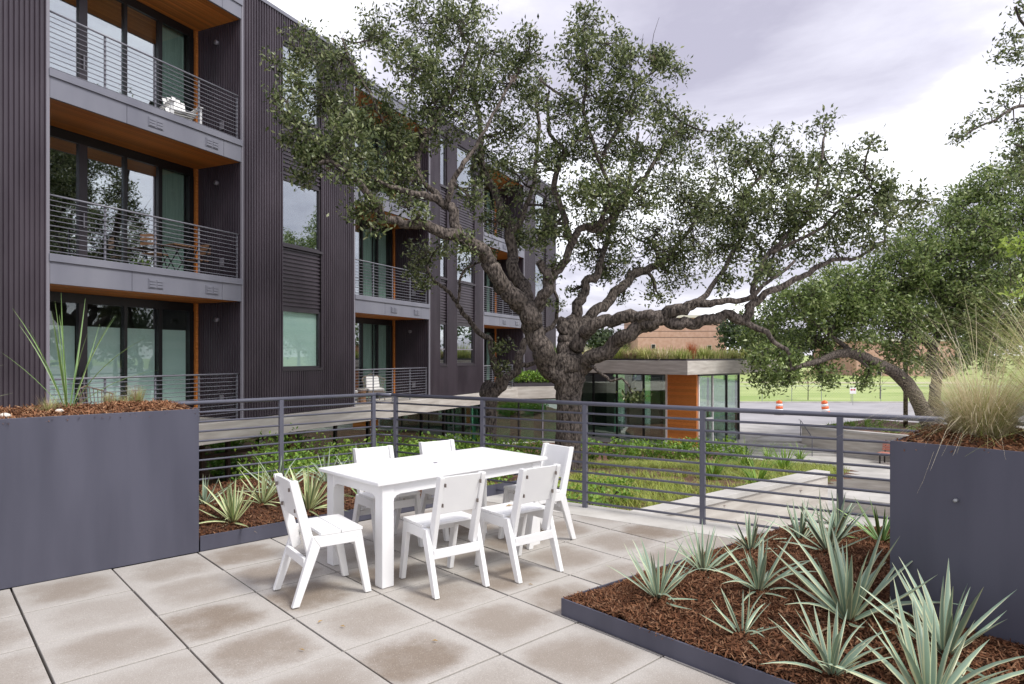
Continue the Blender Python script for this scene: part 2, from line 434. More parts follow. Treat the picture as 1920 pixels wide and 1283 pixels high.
for i in range(0, 13):
    for j in range(-4, 12):
        g, h = .0062, .0062
        q = [GRID(i, j) + JD * g + ID * h, GRID(i, j + 1) + ID * h - JD * g, GRID(i + 1, j + 1) - JD * g - ID * h, GRID(i + 1, j) + JD * g - ID * h]
        q = clip(q, RR_A + RR_N * KW, RR_N)
        if len(q) < 3: continue
        c = (GRID(i, j) + GRID(i + 1, j + 1)) / 2
        if c.y < .6 or abs(c.x) > c.y * .95 + 1.2: continue
        ang = math.atan2(GS, GC)
        dz = R.uniform(-.004, .002)
        rot = Matrix.Rotation(-ang, 2)
        mb = MB(); mb.prism([tuple(rot @ (p - c)) for p in reversed(q)], -.05, dz)
        # prism needs ccw outline
        o = mb.build('paver', M_paver, terrace, loc=(c.x, c.y, 0), rot=(0, 0, ang), bevel=.003)
k0 = RR_A - RR_N * .13; k1 = R_end - RR_N * .13
mb = MB(); mb.prism([tuple(k0 + RR_D * .05), tuple(k0 + RR_N * (KW + .124) + RR_D * .6), tuple(k1 + RR_N * (KW + .124)), tuple(k1)], -.054, .002)
mb.build('kerb_strip', M_conct, terrace, bevel=.004)

# ------------------------------------------------------------------ terrace railing
RZ = 1.10
def railing(name, label, segs, posts, z0, top, nb, rt, rb, post_w, mat, parent=None, cat='railing', low=.06, pw2=None):
    """segs: list of (a,b) 2-d points; posts: list of (point2d, direction2d)"""
    root = thing(name, label, cat, (0, 0, 0)) if parent is None else parent
    for a, b in segs:
        A, B = Vector((a[0], a[1], z0 + top)), Vector((b[0], b[1], z0 + top))
        MB().tube([A, B], [rt, rt], 12).build('top_rail', mat, root, smooth=True)
        for k in range(nb):
            z = z0 + low + (top - low) * k / nb
            MB().tube([(a[0], a[1], z), (b[0], b[1], z)], [rb, rb], 8).build('rail_bar', mat, root, smooth=True)
    for p, d in posts:
        d = Vector(d).normalized(); n = Vector((-d.y, d.x)) * (pw2 or post_w * .4); d = d * (post_w / 2)
        q = [p - d - n, p + d - n, p + d + n, p - d + n]
        MB().prism([tuple(x) for x in q], z0, z0 + top - rt * .6).build('post', mat, root, bevel=.003)
    return root
def rr_at(x):                                # point of the right railing seen at photo column x
    k = (x - HX) / F
    t = (RR_A.x - k * RR_A.y) / (k * RR_D.y - RR_D.x)
    return RR_A + RR_D * t
def rl_at(x):
    k = (x - HX) / F
    t = (RL_A.x - k * RL_A.y) / (k * RL_D.y - RL_D.x)
    return RL_A + RL_D * t
posts = [(rr_at(x), RR_D) for x in (742, 905, 1097, 1317.5, 1575)] + [(RR_A + RR_D * t, RR_D) for t in (6.6, 8.0)]
posts += [(rl_at(x), RL_D) for x in (700, 527)] + [(RL_A + RL_D * t, RL_D) for t in (2.95, 4.4, 5.9, 7.3)]
railing('terrace_railing', 'slate grey steel railing with round bars round the paved terrace', [(RL_A, RL_A + RL_D * 7.4), (RL_A, RR_A), (RR_A, R_end)],
        posts, 0.0, RZ, 10, .023, .0115, .05, M_rail)

# ------------------------------------------------------------------ steel planters and mulch
def planter_box(name, label, corner, ax, ay, w, d, h, fill, loc_z=0, lip=.008):
    """corner 2-d, ax/ay unit axes, sheet-steel walls"""
    root = thing(name, label, 'planter', (corner[0], corner[1], loc_z), math.atan2(ax.y, ax.x))
    sgn = 1 if ax.x * ay.y - ax.y * ay.x > 0 else -1
    t = lip
    for nm, (x0, x1, y0, y1) in (('steel_panel', (0, w, 0, t)), ('steel_panel', (0, w, d - t, d)), ('steel_panel', (0, t, t, d - t)), ('steel_panel', (w - t, w, t, d - t))):
        MB().box(x0, x1, min(sgn * y0, sgn * y1), max(sgn * y0, sgn * y1), 0, h).build(nm, M_planter, root, bevel=.002)
    return root, sgn
def mulch(name, label, inside, zf, bb, n, mat, soil_mat, L=(.02, .065), step=.06):
    """a soil sheet plus loose chips: inside(x,y)->bool, zf(x,y)->height"""
    xs = np.arange(bb[0], bb[1] + step, step); ys = np.arange(bb[2], bb[3] + step, step)
    idx, vs, fs = {}, [], []
    for a, x in enumerate(xs):
        for c, y in enumerate(ys):
            if inside(x, y): idx[(a, c)] = len(vs); vs.append((x, y, zf(x, y) + R.uniform(-.012, .008)))
    for (a, c) in idx:
        q = [(a, c), (a + 1, c), (a + 1, c + 1), (a, c + 1)]
        if all(t in idx for t in q): fs.append([idx[t] for t in q])
    s = np_mesh(name + '_soil', vs, fs, soil_mat, smooth=True)
    s.name = 'planting_soil'; struct(s)
    V, Fc = [], []
    k = 0; tries = 0
    while k < n and tries < n * 6:
        tries += 1
        x, y = R.uniform(bb[0], bb[1]), R.uniform(bb[2], bb[3])
        if not inside(x, y): continue
        z = zf(x, y) + R.uniform(-.004, .016)
        l = R.uniform(*L) / 2; w = R.uniform(.0012, .0040); a = R.uniform(0, 6.283); t = R.gauss(0, .45)
        d = np.array((math.cos(a) * math.cos(t), math.sin(a) * math.cos(t), math.sin(t))) * l
        s_ = np.array((-math.sin(a), math.cos(a), R.uniform(-.6, .6))) * w
        c = np.array((x, y, z)); o = len(V)
        bow = np.array((0, 0, R.uniform(-.2, .25) * l))
        V += [c - d - s_, c - d + s_, c + bow + s_ * 1.3, c + bow - s_ * 1.3, c + d + s_ * .7, c + d - s_ * .7]
        Fc += [(o, o + 1, o + 2, o + 3), (o + 3, o + 2, o + 4, o + 5)]
        k += 1
    m = np_mesh(name, V, Fc, mat)
    return tag(m, label, 'mulch', kind='stuff')

# tall planter on the left: front face on the grid line i = 0
pl_c = GRID(0, 2.02); MJ = -JD; MI = -ID
LP_H = 1.172
lp, sg = planter_box('tall_planter', 'tall slate grey steel planter at the left edge of the terrace', pl_c, MJ, MI, 3.3, 1.2, LP_H, None)
def in_frame(c, ax, ay, w, d, m=.012):
    def f(x, y):
        v = Vector((x, y)) - Vector(c)
        return m < v.dot(ax) < w - m and m < v.dot(ay) < d - m
    return f
c2 = [pl_c + MJ * a + MI * q for a in (0, 3.3) for q in (0, 1.2)]
bb = (min(p.x for p in c2), max(p.x for p in c2), min(p.y for p in c2), max(p.y for p in c2))
def lp_z(x, y):
    v = Vector((x, y)) - pl_c
    return LP_H - .035 + .05 * math.sin(min(1, max(0, v.dot(MI) / 1.2)) * math.pi) + .012 * math.sin(x * 9) * math.sin(y * 8)
mulch('bark_mulch', 'loose reddish bark mulch filling the tall left planter', in_frame(pl_c, MJ, MI, 3.3, 1.2), lp_z, bb, 15000, M_chipl, M_soil, L=(.03, .09))

# low bed behind the table
lowc = GRID(0, 2.03)
EDGE_T = .012
low_len = 4.05
root = thing('low_planter_edging', 'low slate grey steel edging of the bed behind the table', 'edging', (lowc.x, lowc.y, 0), math.atan2(JD.y, JD.x))
MB().box(.004, low_len, 0, EDGE_T, 0, .125).build('steel_panel', M_planter, root, bevel=.002)
def in_low(x, y):
    p = Vector((x, y)); v = p - lowc
    return v.dot(-ID) > EDGE_T and v.dot(JD) > .0 and (p - RL_A).dot(RL_N) > .05 and (p - RR_A).dot(RR_N) > .1 and v.dot(JD) < low_len
def low_z(x, y):
    v = Vector((x, y)) - lowc; d = v.dot(-ID)
    return .105 + .10 * min(1, d / .5) + .014 * math.sin(x * 8 + 1) * math.sin(y * 7)
mulch('bark_mulch', 'loose dark bark mulch in the low bed behind the table', in_low, low_z, (-4.1, .2, 5.2, 8.7), 20000, M_chip, M_soil)

# right bed: low edging, tall planter
rb_c = Vector((.304, 4.07)); E2 = Vector((.775, .632)); E1 = ID
root = thing('low_planter_edging', 'low slate grey steel edging of the yucca bed in the right foreground', 'edging', (rb_c.x, rb_c.y, 0), 0)
for d_, l_ in ((E1, 3.9), (E2, 3.0)):
    n_ = Vector((-d_.y, d_.x)) * EDGE_T
    if n_.dot(E1 + E2) < 0: n_ = -n_
    q = [Vector((0, 0)), d_ * l_, d_ * l_ + n_, n_]
    if d_ is E2: q[0] = d_ * .013; q[3] = d_ * .013 + n_
    a = sum(q[k].x * q[(k + 1) % 4].y - q[(k + 1) % 4].x * q[k].y for k in range(4))
    if a < 0: q.reverse()
    MB().prism([tuple(p) for p in q], 0, .105).build('steel_panel', M_planter, root, bevel=.002)
RP_C = Vector((2.07, 3.60)); RP_H = 1.142
def in_right(x, y):
    p = Vector((x, y)); v = p - rb_c
    n1 = Vector((-E1.y, E1.x)); n1 = n1 if n1.dot(E2) > 0 else -n1
    n2 = Vector((-E2.y, E2.x)); n2 = n2 if n2.dot(E1) > 0 else -n2
    if v.dot(n1) < .014 or v.dot(n2) < .014: return False
    w = p - RP_C
    if w.dot(JD) > .02 and -.05 < w.dot(ID): return False
    return (p - RR_A).dot(RR_N) > .12 and y > 1.6 and x < 3.3
def right_z(x, y):
    p = Vector((x, y)); v = p - rb_c
    n1 = Vector((-E1.y, E1.x)); n1 = n1 if n1.dot(E2) > 0 else -n1
    n2 = Vector((-E2.y, E2.x)); n2 = n2 if n2.dot(E1) > 0 else -n2
    d = min(v.dot(n1), v.dot(n2))
    return .092 + .12 * min(1, max(0, d) / .9) + .016 * math.sin(x * 7) * math.sin(y * 6 + 1)
mulch('bark_mulch', 'loose dark red bark mulch of the yucca bed in the right foreground', in_right, right_z, (.3, 3.3, 1.6, 6.1), 75000, M_chip, M_soil, step=.05)
rp, sg = planter_box('tall_planter', 'tall slate grey steel planter at the right edge of the terrace', RP_C, ID, JD, 2.6, 1.25, RP_H, None)
rpc = [RP_C + ID * a + JD * q for a in (0, 2.6) for q in (0, 1.25)]
bb = (min(p.x for p in rpc), max(p.x for p in rpc), min(p.y for p in rpc), max(p.y for p in rpc))
def rp_z(x, y):
    v = Vector((x, y)) - RP_C
    return RP_H - .03 + .05 * math.sin(min(1, max(0, v.dot(JD) / 1.25)) * math.pi)
mulch('bark_mulch', 'loose bark mulch filling the tall right planter', in_frame(RP_C, ID, JD, 2.6, 1.25), rp_z, bb, 10000, M_chipl, M_soil, L=(.03, .08))
MB().tube([(0, -.004, 0), (0, -.03, 0)], [.011, .009], 10).build('drain_stub', M_galv, rp, loc=(.31, 0, .865), smooth=True)

# ------------------------------------------------------------------ table and chairs
TAX = Vector((.72, .69)).normalized()
tb = thing('dining_table', 'long white outdoor dining table on the pavers', 'table', (-.595, 5.345, 0), math.atan2(TAX.y, TAX.x))
TL, TW = .84, .425
MB().box(-TL, TL, -TW, TW, .715, .742).build('tabletop', M_white, tb, bevel=.006)
LG = .095
for sx in (-1, 1):
    for sy in (-1, 1):
        cx, cy = sx * (TL - .055 - LG / 2), sy * (TW - .035 - LG / 2)
        MB().box(cx - LG / 2, cx + LG / 2, cy - LG / 2, cy + LG / 2, 0, .7145).build('leg', M_white, tb, bevel=.004)
ix, iy = TL - .055 - LG, TW - .035 - LG
for sy in (-1, 1):
    y0 = sy * (iy + LG - .008); y1 = y0 - sy * .03
    arch = [(-ix, .7145), (-ix, .585)] + [(-ix + .06 * (1 - math.cos(t)), .585 + .05 * math.sin(t)) for t in (.5, 1.0, 1.57)] + \
           [(ix - .06 * (1 - math.cos(t)), .585 + .05 * math.sin(t)) for t in (1.57, 1.0, .5)] + [(ix, .585), (ix, .7145)]
    MB().slabxz(arch, min(y0, y1), max(y0, y1)).build('apron', M_white, tb)
for sx in (-1, 1):
    x0 = sx * (ix + LG - .008); x1 = x0 - sx * .03
    arch = [(-iy, .7145), (-iy, .585)] + [(-iy + .06 * (1 - math.cos(t)), .585 + .05 * math.sin(t)) for t in (.5, 1.0, 1.57)] + \
           [(iy - .06 * (1 - math.cos(t)), .585 + .05 * math.sin(t)) for t in (1.57, 1.0, .5)] + [(iy, .585), (iy, .7145)]
    m_ = MB(); m_.slabxz(arch, min(x0, x1), max(x0, x1)); m_.v = [(y, x, z) for x, y, z in m_.v]; m_.f = [tuple(reversed(f)) for f in m_.f]
    m_.build('apron', M_white, tb)
MB().tube([(-.05, -.02, .7425), (-.05, -.02, .747)], [.017, .014], 14).build('parasol_hole_cap', M_trim, tb, smooth=False)

def make_chair(label):
    c = thing('outdoor_chair', label, 'chair', group='white chairs round the table')
    for s in (-1, 1):
        y0, y1 = (.182, .217) if s > 0 else (-.217, -.182)
        e = .0006
        MB().slabxz([(-.268, 0), (-.222, 0), (-.086 - e, .358), (-.132 - e, .43)], y0, y1).build('leg', M_white, c, bevel=.004)
        MB().slabxz([(.225, 0), (.270, 0), (.197 + e, .43), (.146 + e, .358)], y0, y1).build('leg', M_white, c, bevel=.004)
        MB().slabxz([(-.086, .358), (.146, .358), (.197, .43), (-.132, .43)], y0, y1).build('side_rail', M_white, c, bevel=.003)
        u0, u1 = (.146, .1805) if s > 0 else (-.1805, -.146)
        up = MB().slabxz([(-.150, .275), (-.088, .30), (-.222, .80), (-.272, .80), (-.272, .785)], u0, u1).build('back_upright', M_white, c, bevel=.004)
        for zz in (.60, .74):
            xx = -.10 - (zz - .30) * .268 - .045
            yb = u0 - .007 if s > 0 else u1 + .007
            MB().box(xx - .008, xx + .008, yb - .004, yb + .004, zz - .012, zz + .012).build('bracket', M_bolt, up)
    MB().box(-.084, .052, -.2165, .2165, .4315, .452).build('seat_board', M_white, c, bevel=.003)
    MB().box(.057, .205, -.2165, .2165, .4315, .452).build('seat_board', M_white, c, bevel=.003)
    t = MB(); y = .1450
    def bx(z, o): return -.10 - (z - .30) * .268 - o
    t.hexa([(bx(.535, .030), -y, .535), (bx(.535, .008), -y, .535), (bx(.535, .008), y, .535), (bx(.535, .030), y, .535),
            (bx(.796, .030), -y, .796), (bx(.796, .008), -y, .796), (bx(.796, .008), y, .796), (bx(.796, .030), y, .796)])
    t.build('back_panel', M_white, c, bevel=.003)
    MB().box(-.186, -.160, -.1815, .1815, .235, .295).build('stretcher', M_white, c, bevel=.003)
    MB().box(.15, .172, -.1815, .1815, .33, .395).build('stretcher', M_white, c, bevel=.003)
    return c
spots = [(-1.30, 4.49, 36, 'white chair at the near left end of the table, facing its short side'),
         (-.485, 4.66, 126, 'white chair on the near long side, closest to the front table leg'),
         (.05, 4.96, 129, 'white chair on the near long side with a fallen brown leaf on its seat'),
         (.22, 5.76, 218, 'white chair at the far right end of the table against the railing'),
         (-1.07, 5.59, -52, 'white chair on the far long side, the one nearer the tall left planter'),
         (-.56, 6.01, -52, 'white chair on the far long side, mostly hidden by the tabletop')]
ch0 = make_chair(spots[0][3])
ch0.location = (spots[0][0], spots[0][1], .003); ch0.rotation_euler = (0, 0, math.radians(spots[0][2]))
for x, y, a, l in spots[1:]:
    copy_tree(ch0, (x, y, .003), math.radians(a), l)
def dead_leaf(p, a, label, s=1.0):
    m = MB(); m.add([(-.035 * s, 0, 0), (0, -.012 * s, .006), (.04 * s, 0, .003), (0, .013 * s, .008)], [(0, 1, 2), (0, 2, 3)])
    o = m.build('fallen_leaf', M_leafb, loc=p, rot=(0, 0, a)); tag(o, label, 'leaf', 'fallen leaves')
dead_leaf((-.02, 5.03, .4575), .5, 'brown leaf lying on a white chair seat')
for (x, y, l) in ((600, 1168, 'yellow leaf on the paver in front of the left end chair'), (642, 1177, 'small leaf on the paver in front of the near table leg'), (995, 1098, 'curled green leaf on the paver beside the yucca bed corner'),
                  (815, 1204, 'dark leaf on a paver in the centre foreground'), (308, 1046, 'yellow leaf against the foot of the tall left planter'), (268, 1054, 'brown leaf against the foot of the tall left planter'), (566, 1221, 'pale leaf scrap on a paver left of the centre')):
    q = G(x, y); dead_leaf((q.x, q.y, .006), R.uniform(0, 6), l, .55)

# ------------------------------------------------------------------ yuccas
def leaf_mesh(name, mat, bend, w=.082, n=6, curl=0.0):
    vs, uv, fs = [], [], []
    for k in range(n + 1):
        t = k / n
        ww = w * (.55 + .45 * math.sin(min(1, t * 1.9) * math.pi / 2)) * (1 - t ** 2.4) + .0015
        x = bend * t * t; z = t * (1 - .25 * bend * t)
        c = curl * t ** 3
        vs += [(x + .35 * ww, -ww / 2, z), (x - .06 * ww + c, 0, z - .02 * ww), (x + .35 * ww, ww / 2, z)]
        uv += [(0, t), (.5, t), (1, t)]
        if k:
            o = 3 * k
            fs += [(o - 3, o - 2, o + 1, o), (o - 2, o - 1, o + 2, o + 1)]
    m = MB(); m.v, m.f, m.uv = vs, fs, uv
    me = bpy.data.meshes.new(name)
    me.from_pydata(vs, [], fs)
    l = me.uv_layers.new(name='UVMap')
    l.data.foreach_set('uv', np.array([uv[i] for f in fs for i in f], 'f').ravel())
    me.polygons.foreach_set('use_smooth', [True] * len(fs)); me.materials.append(mat); me.update()
    return me
LEAF = {}
for key, mt in (('blue', Y_blue), ('yel', Y_yel), ('green', Y_green)):
    LEAF[key] = [leaf_mesh('leaf', mt, bnd, w=wd) for bnd, wd in ((.02, .085), (.10, .075), (.22, .09), (-.05, .07), (.14, .06), (.42, .08))]
Y_dry = yucca_material('withered yucca leaf', (.36, .28, .17), (.46, .38, .25), .3)
DRY = [leaf_mesh('leaf', Y_dry, bnd, w=.05) for bnd in (.25, .45)]
LEAF['thin'] = [leaf_mesh('leaf', Y_green, bnd, w=.017) for bnd in (.05, .15, .3, -.05)]
LEAF['thin2'] = [leaf_mesh('leaf', Y_yel, bnd, w=.014) for bnd in (.08, .2, .38, .02)]
def yucca(p, n, L, key, label, spread=1.25, seed=0, group='yuccas in the beds', flat=0.2, base=.012):
    r = random.Random(seed)
    root = thing('yucca', label, 'yucca', p, r.uniform(0, 6.28), group)
    for k in range(n):
        t = (k + .5) / n
        tilt = spread * (t ** .8) + r.gauss(0, .08)
        if t > 1 - flat: tilt += r.uniform(.05, .35)
        az = k * 2.39996 + r.gauss(0, .25)
        l = L * (1.0 - .28 * abs(t - .45)) * r.uniform(.78, 1.1)
        dry = t > .84 and r.random() < .45 and key in ('blue', 'yel', 'green')
        o = bpy.data.objects.new('leaf', r.choice(DRY if dry else LEAF[key]))
        if dry: tilt = r.uniform(1.35, 1.62); l *= .8
        COL.objects.link(o); o.parent = root
        o.location = (math.cos(az) * base * (1 + t), math.sin(az) * base * (1 + t), .03 * (1 - t) - .01)
        o.rotation_euler = (0, tilt, az)
        wl = r.uniform(.8, 1.15)
        o.scale = (l, l * wl, l)
    return root
def on(x, y, zf):                  # pixel onto a mulch surface
    z = .15
    for _ in range(6):
        q = G(x, y, z); z = zf(q.x, q.y)
    return G(x, y, z)
RY = [(1234, 1120, 26, .40, 'at the left corner of the right bed'), (1318, 1073, 28, .36, 'upright, second along the paved side of the right bed'),
      (1422, 1107, 24, .42, 'in the middle of the right bed with leaves fanned flat'), (1392, 1190, 15, .31, 'small and sparse, with a withered leaf, nearest the front edging'),
      (1590, 1162, 30, .62, 'tallest and bluest, in front of the corner of the tall right planter'), (1560, 1264, 24, .40, 'low, in the front part of the right bed'),
      (1500, 1012, 22, .38, 'near the railing at the back of the right bed'), (1570, 992, 20, .36, 'furthest back, below the railing post nearest the tall right planter'),
      (1653, 1017, 18, .42, 'greenest, tucked against the tall right planter near the railing'), (1408, 1033, 22, .34, 'beside the kerb strip between two larger yuccas'),
      (1772, 1226, 22, .50, 'against the front face of the tall right planter'), (1745, 1325, 26, .52, 'largest in view at the bottom edge of the picture'),
      (1553, 1033, 22, .48, 'behind the tallest yucca of the right bed')]
for k, (x, y, n, L, d) in enumerate(RY):
    yucca(on(x, y, right_z), int(n * 1.1), L * .92, 'green' if k == 8 else 'blue', 'yucca ' + d, 1.2, 40 + k)
LY = [(437, 978, 34, .40, 'yel', 'with yellow striped leaves, nearest the tall left planter front'), (383, 946, 18, .34, 'blue', 'half hidden by the tall left planter edge'),
      (492, 944, 24, .38, 'yel', 'pale, behind the leftmost striped one'), (578, 955, 38, .47, 'yel', 'large and yellow striped, right behind the left end chair'),
      (522, 925, 18, .50, 'blue', 'tall and blue green, below the leftmost railing post'), (612, 905, 22, .42, 'blue', 'between the railing and the table corner'),
      (668, 900, 20, .42, 'blue', 'behind the first far side chair'), (712, 872, 20, .36, 'green', 'at the railing corner'), (678, 932, 14, .26, 'green', 'small, seen under the tabletop')]
for k, (x, y, n, L, key, d) in enumerate(LY):
    yucca(on(x, y, low_z), n, L, key, 'yucca of the low bed, ' + d, 1.2, 80 + k)
bz = P(128, 775, 5.25); bz.z = lp_z(bz.x, bz.y)
yucca(bz, 15, .88, 'thin', 'long thin leaved green yucca in the tall left planter', .62, 5, flat=.1, base=.02)
b2 = Vector((-4.42, 4.85, 0)); b2.z = lp_z(b2.x, b2.y)
yucca(b2, 9, .85, 'thin2', 'yucca with dry curling leaves reaching in from the left frame edge', 1.2, 9, flat=.2, base=.02)

# tufts made of many blades
def blades(n, base_r, H, spread, w, bend, seed, droop=0.0, segs=4):
    r = np.random.default_rng(seed)
    V, Fc = [], []
    for k in range(n):
        a = r.uniform(0, 6.283); rr = base_r * math.sqrt(r.uniform()); tl = abs(r.normal(0, spread)); az = a + r.normal(0, .5)
        h = H * r.uniform(.55, 1.1)
        p0 = np.array((math.cos(a) * rr, math.sin(a) * rr, -.01))
        d = np.array((math.cos(az), math.sin(az), 0)); s = np.array((-math.sin(az), math.cos(az), 0)) * w * r.uniform(.6, 1.2)
        o = len(V); bb_ = bend * r.uniform(.4, 1.4)
        for q in range(segs + 1):
            t = q / segs
            ang = tl + bb_ * t
            pt = p0 + d * (h * t * math.sin(ang)) + np.array((0, 0, h * t * math.cos(ang) - droop * h * t ** 4))
            ww = s * (1 - .85 * t)
            V += [pt - ww, pt + ww]
        for q in range(segs):
            Fc.append((o + 2 * q, o + 2 * q + 1, o + 2 * q + 3, o + 2 * q + 2))
    return np.array(V), np.array(Fc)
def tuft(name, label, cat, p, sets, group=None):
    root = thing(name, label, cat, p, 0, group)
    for nm, mt, args in sets:
        V, Fc = blades(*args[:7], **(args[7] if len(args) > 7 else {}))
        np_mesh(nm, V, Fc, mt, root)
    return root
q = Vector((2.66, 3.72, 0)); q.z = rp_z(q.x, q.y)
tuft('ornamental_grass', 'straw coloured feathery grass clump in the tall right planter', 'grass clump', q,
     [('blades', M_blade, (1000, .12, .36, .55, .0019, .5, 1)), ('seed_stems', M_straw, (1500, .13, .58, .46, .0015, .55, 2, {'droop': .12})), ('tall_plumes', M_straw, (130, .1, .95, .34, .0017, .6, 6, {'droop': .05}))])
q = Vector((3.02, 3.50, 0)); q.z = rp_z(q.x, q.y)
tuft('ornamental_grass', 'greener and taller grass clump at the right frame edge', 'grass clump', q,
     [('blades', M_blade, (900, .14, .95, .42, .0019, .5, 3)), ('seed_stems', M_straw, (500, .1, 1.05, .32, .0014, .55, 4, {'droop': .06}))])
for (x, y, Y, h, l) in ((256, 757, 5.75, .17, 'bushy dried herb near the right end of the tall left planter'), (207, 752, 5.9, .14, 'smaller dried herb with green tips in the tall left planter'), (232, 755, 5.95, .10, 'tiny sprig between the two dried herbs')):
    q = P(x, y, Y); q.z = lp_z(q.x, q.y)
    tuft('dried_herb', l, 'herb', q, [('stems', M_dry, (150, .045, h, .30, .0022, .15, int(x))), ('tips', M_blade, (70, .05, h * 1.02, .32, .0022, .1, int(x) + 1))])
q = P(93, 775, 5.05); q.z = lp_z(q.x, q.y)
tuft('dried_herb', 'toppled dry herb with its root ball in the tall left planter', 'herb', q, [('stems', M_dry, (170, .05, .16, .75, .002, .3, 31)), ('tips', M_blade, (60, .04, .12, .8, .0025, .2, 32))])
def stone(p, s, label):
    r = random.Random(int(p[0] * 1000))
    import bmesh
    bm = bmesh.new(); bmesh.ops.create_icosphere(bm, subdivisions=2, radius=1)
    for v in bm.verts: v.co = Vector((v.co.x * s, v.co.y * s * .8, v.co.z * s * .6)) * (1 + r.uniform(-.16, .16))
    me = bpy.data.meshes.new('stone'); bm.to_mesh(me); bm.free(); me.materials.append(M_stone)
    tag(obj('stone', me, None, p), label, 'stone', 'pale stones in the planter')
for (x, y, Y, s, l) in ((112, 778, 4.95, .03, 'cream stone beside the toppled herb'), (10, 775, 4.7, .035, 'cream stone at the left frame edge'), (283, 756, 5.95, .03, 'cream stone right of the bushy dried herb'), (152, 765, 5.6, .035, 'cream stone behind the long leaved yucca')):
    q = P(x, y, Y); q.z = lp_z(q.x, q.y) + .012; stone(q, s, l)

# ------------------------------------------------------------------ apartment building (local x along the facade, y inward)
BU = Vector((.4147, .90996)); BANG = math.atan2(BU.y, BU.x)
BO = Vector((-6.42, 15.6, 0))
apt = thing('apartment_building', 'three storey apartment block clad in dark ribbed steel with recessed balconies', 'building', BO, BANG)
def corr(x0, x1, z0, z1, y, parent, name='ribbed_cladding', mat=None, axis='x', pitch=.082, amp=.027):
    """trapezoid ribbed sheet facing -y (axis x: vertical ribs; z: horizontal ribs; s: a return wall at x=x0, running in y)"""
    a, b_ = (x0, x1) if axis in ('x', 's') else (z0, z1)
    n = max(1, round((b_ - a) / pitch)); p = (b_ - a) / n
    prof = []
    for k in range(n):
        prof += [(a + k * p, 0), (a + (k + .38) * p, 0), (a + (k + .5) * p, amp), (a + (k + .88) * p, amp)]
    prof.append((b_, 0))
    m = MB(); vs, fs = [], []
    for t, d in prof:
        if axis == 'x': vs += [(t, y - d, z0), (t, y - d, z1)]
        elif axis == 'z': vs += [(x0, y - d, t), (x1, y - d, t)]
        else: vs += [(y - d, t, z0), (y - d, t, z1)]
    fs = [(2 * k, 2 * k + 2, 2 * k + 3, 2 * k + 1) for k in range(len(prof) - 1)]
    m.add(vs, fs)
    return m.build(name, mat or M_metal, parent)
LEV = [.11, 3.41, 6.69]; SOF = [2.89, 6.19, 9.58]; TOPZ = 10.32
BAYS = [(-4.365, 0.0), (4.2, 8.4), (12.6, 16.8)]
PIERS = [(-9.5, -4.365), (0.0, 4.2), (8.4, 12.6), (16.8, 21.0)]
RD = 1.46                                   # depth of the balcony recess
# massing behind everything
MB().box(-9.5, 21.0, 6.4, 14, -2.6, TOPZ - .2).build('rear_block', M_metal2, apt)
MB().box(-9.5, 21.0, RD + .25, 6.4, TOPZ - .45, TOPZ - .25).build('roof', M_metal2, apt)
for (a, b_) in PIERS:
    MB().box(a + .01, b_ - .01, .16, 6.4, .1, TOPZ - .02).build('wall_core', M_int, apt)
STRIPS = {1: [(1.33, 2.78)], 2: [(9.15, 9.65), (10.4, 11.85)], 3: [(18.2, 19.6)], 0: []}
WZ = [(1.28, 2.80), (4.47, 6.18), (7.85, 9.66)]
for pi, (a, b_) in enumerate(PIERS):
    x = a
    zb = .12
    for (s0, s1) in STRIPS[pi]:
        corr(x, s0, zb, TOPZ, 0, apt)
        corr(s0, s1, zb, WZ[0][0] - .07, .004, apt)
        corr(s0, s1, WZ[2][1] + .03, TOPZ, .004, apt)
        for k in (0, 1):
            corr(s0, s1, WZ[k][1] + .05, WZ[k + 1][0] - .07, .06, apt, 'louvre_panel', M_metal, 'z', .105, .03)
        for k in range(3):
            z0, z1 = WZ[k]
            w = MB().box(s0 - .03, s1 + .03, -.035, .13, z0 - .068, z0 - .002).build('window', M_metal2, apt)
            m_ = MB()
            m_.box(s0, s0 + .05, .03, .12, z0, z1); m_.box(s1 - .05, s1, .03, .12, z0, z1); m_.box(s0 + .05, s1 - .05, .03, .12, z1 - .045, z1 + .048); m_.box(s0 + .05, s1 - .05, .03, .12, z0, z0 + .05)
            m_.build('window_frame', M_metal2, w)
            MB().box(s0 + .05, s1 - .05, .075, .085, z0 + .05, z1 - .045).build('window_pane', GL_clr if (k == 0 and pi == 1) else GL_bld, w)
            if k == 0 and pi == 1: MB().box(s0 + .06, s1 - .06, .125, .135, z0 + .02, z1 - .02).build('roller_shade', M_shade, w)
            if pi == 2 and k == 0: MB().box(s0 + .05, s1 - .05, .06, .07, z0 + .55, z0 + .59).build('window_bar', M_trim, w)
        x = s1
    corr(x, b_, zb, TOPZ, 0, apt)
    MB().box(a - .02, b_ + .02, -.045, .2, TOPZ, TOPZ + .09).build('parapet_cap', M_fascia, apt)
    for e_ in (a, b_):
        MB().box(e_ - .028, e_ + .028, -.032, .02, zb - .02, TOPZ - .001).build('corner_trim', M_trim, apt)
    # returns into the balcony recesses
    for lev in range(3):
        z0, z1 = LEV[lev] + .002, SOF[lev] - .002
        if pi > 0: corr(.02, RD, z0, z1, a, apt, axis='s', mat=M_metal)
PL = None
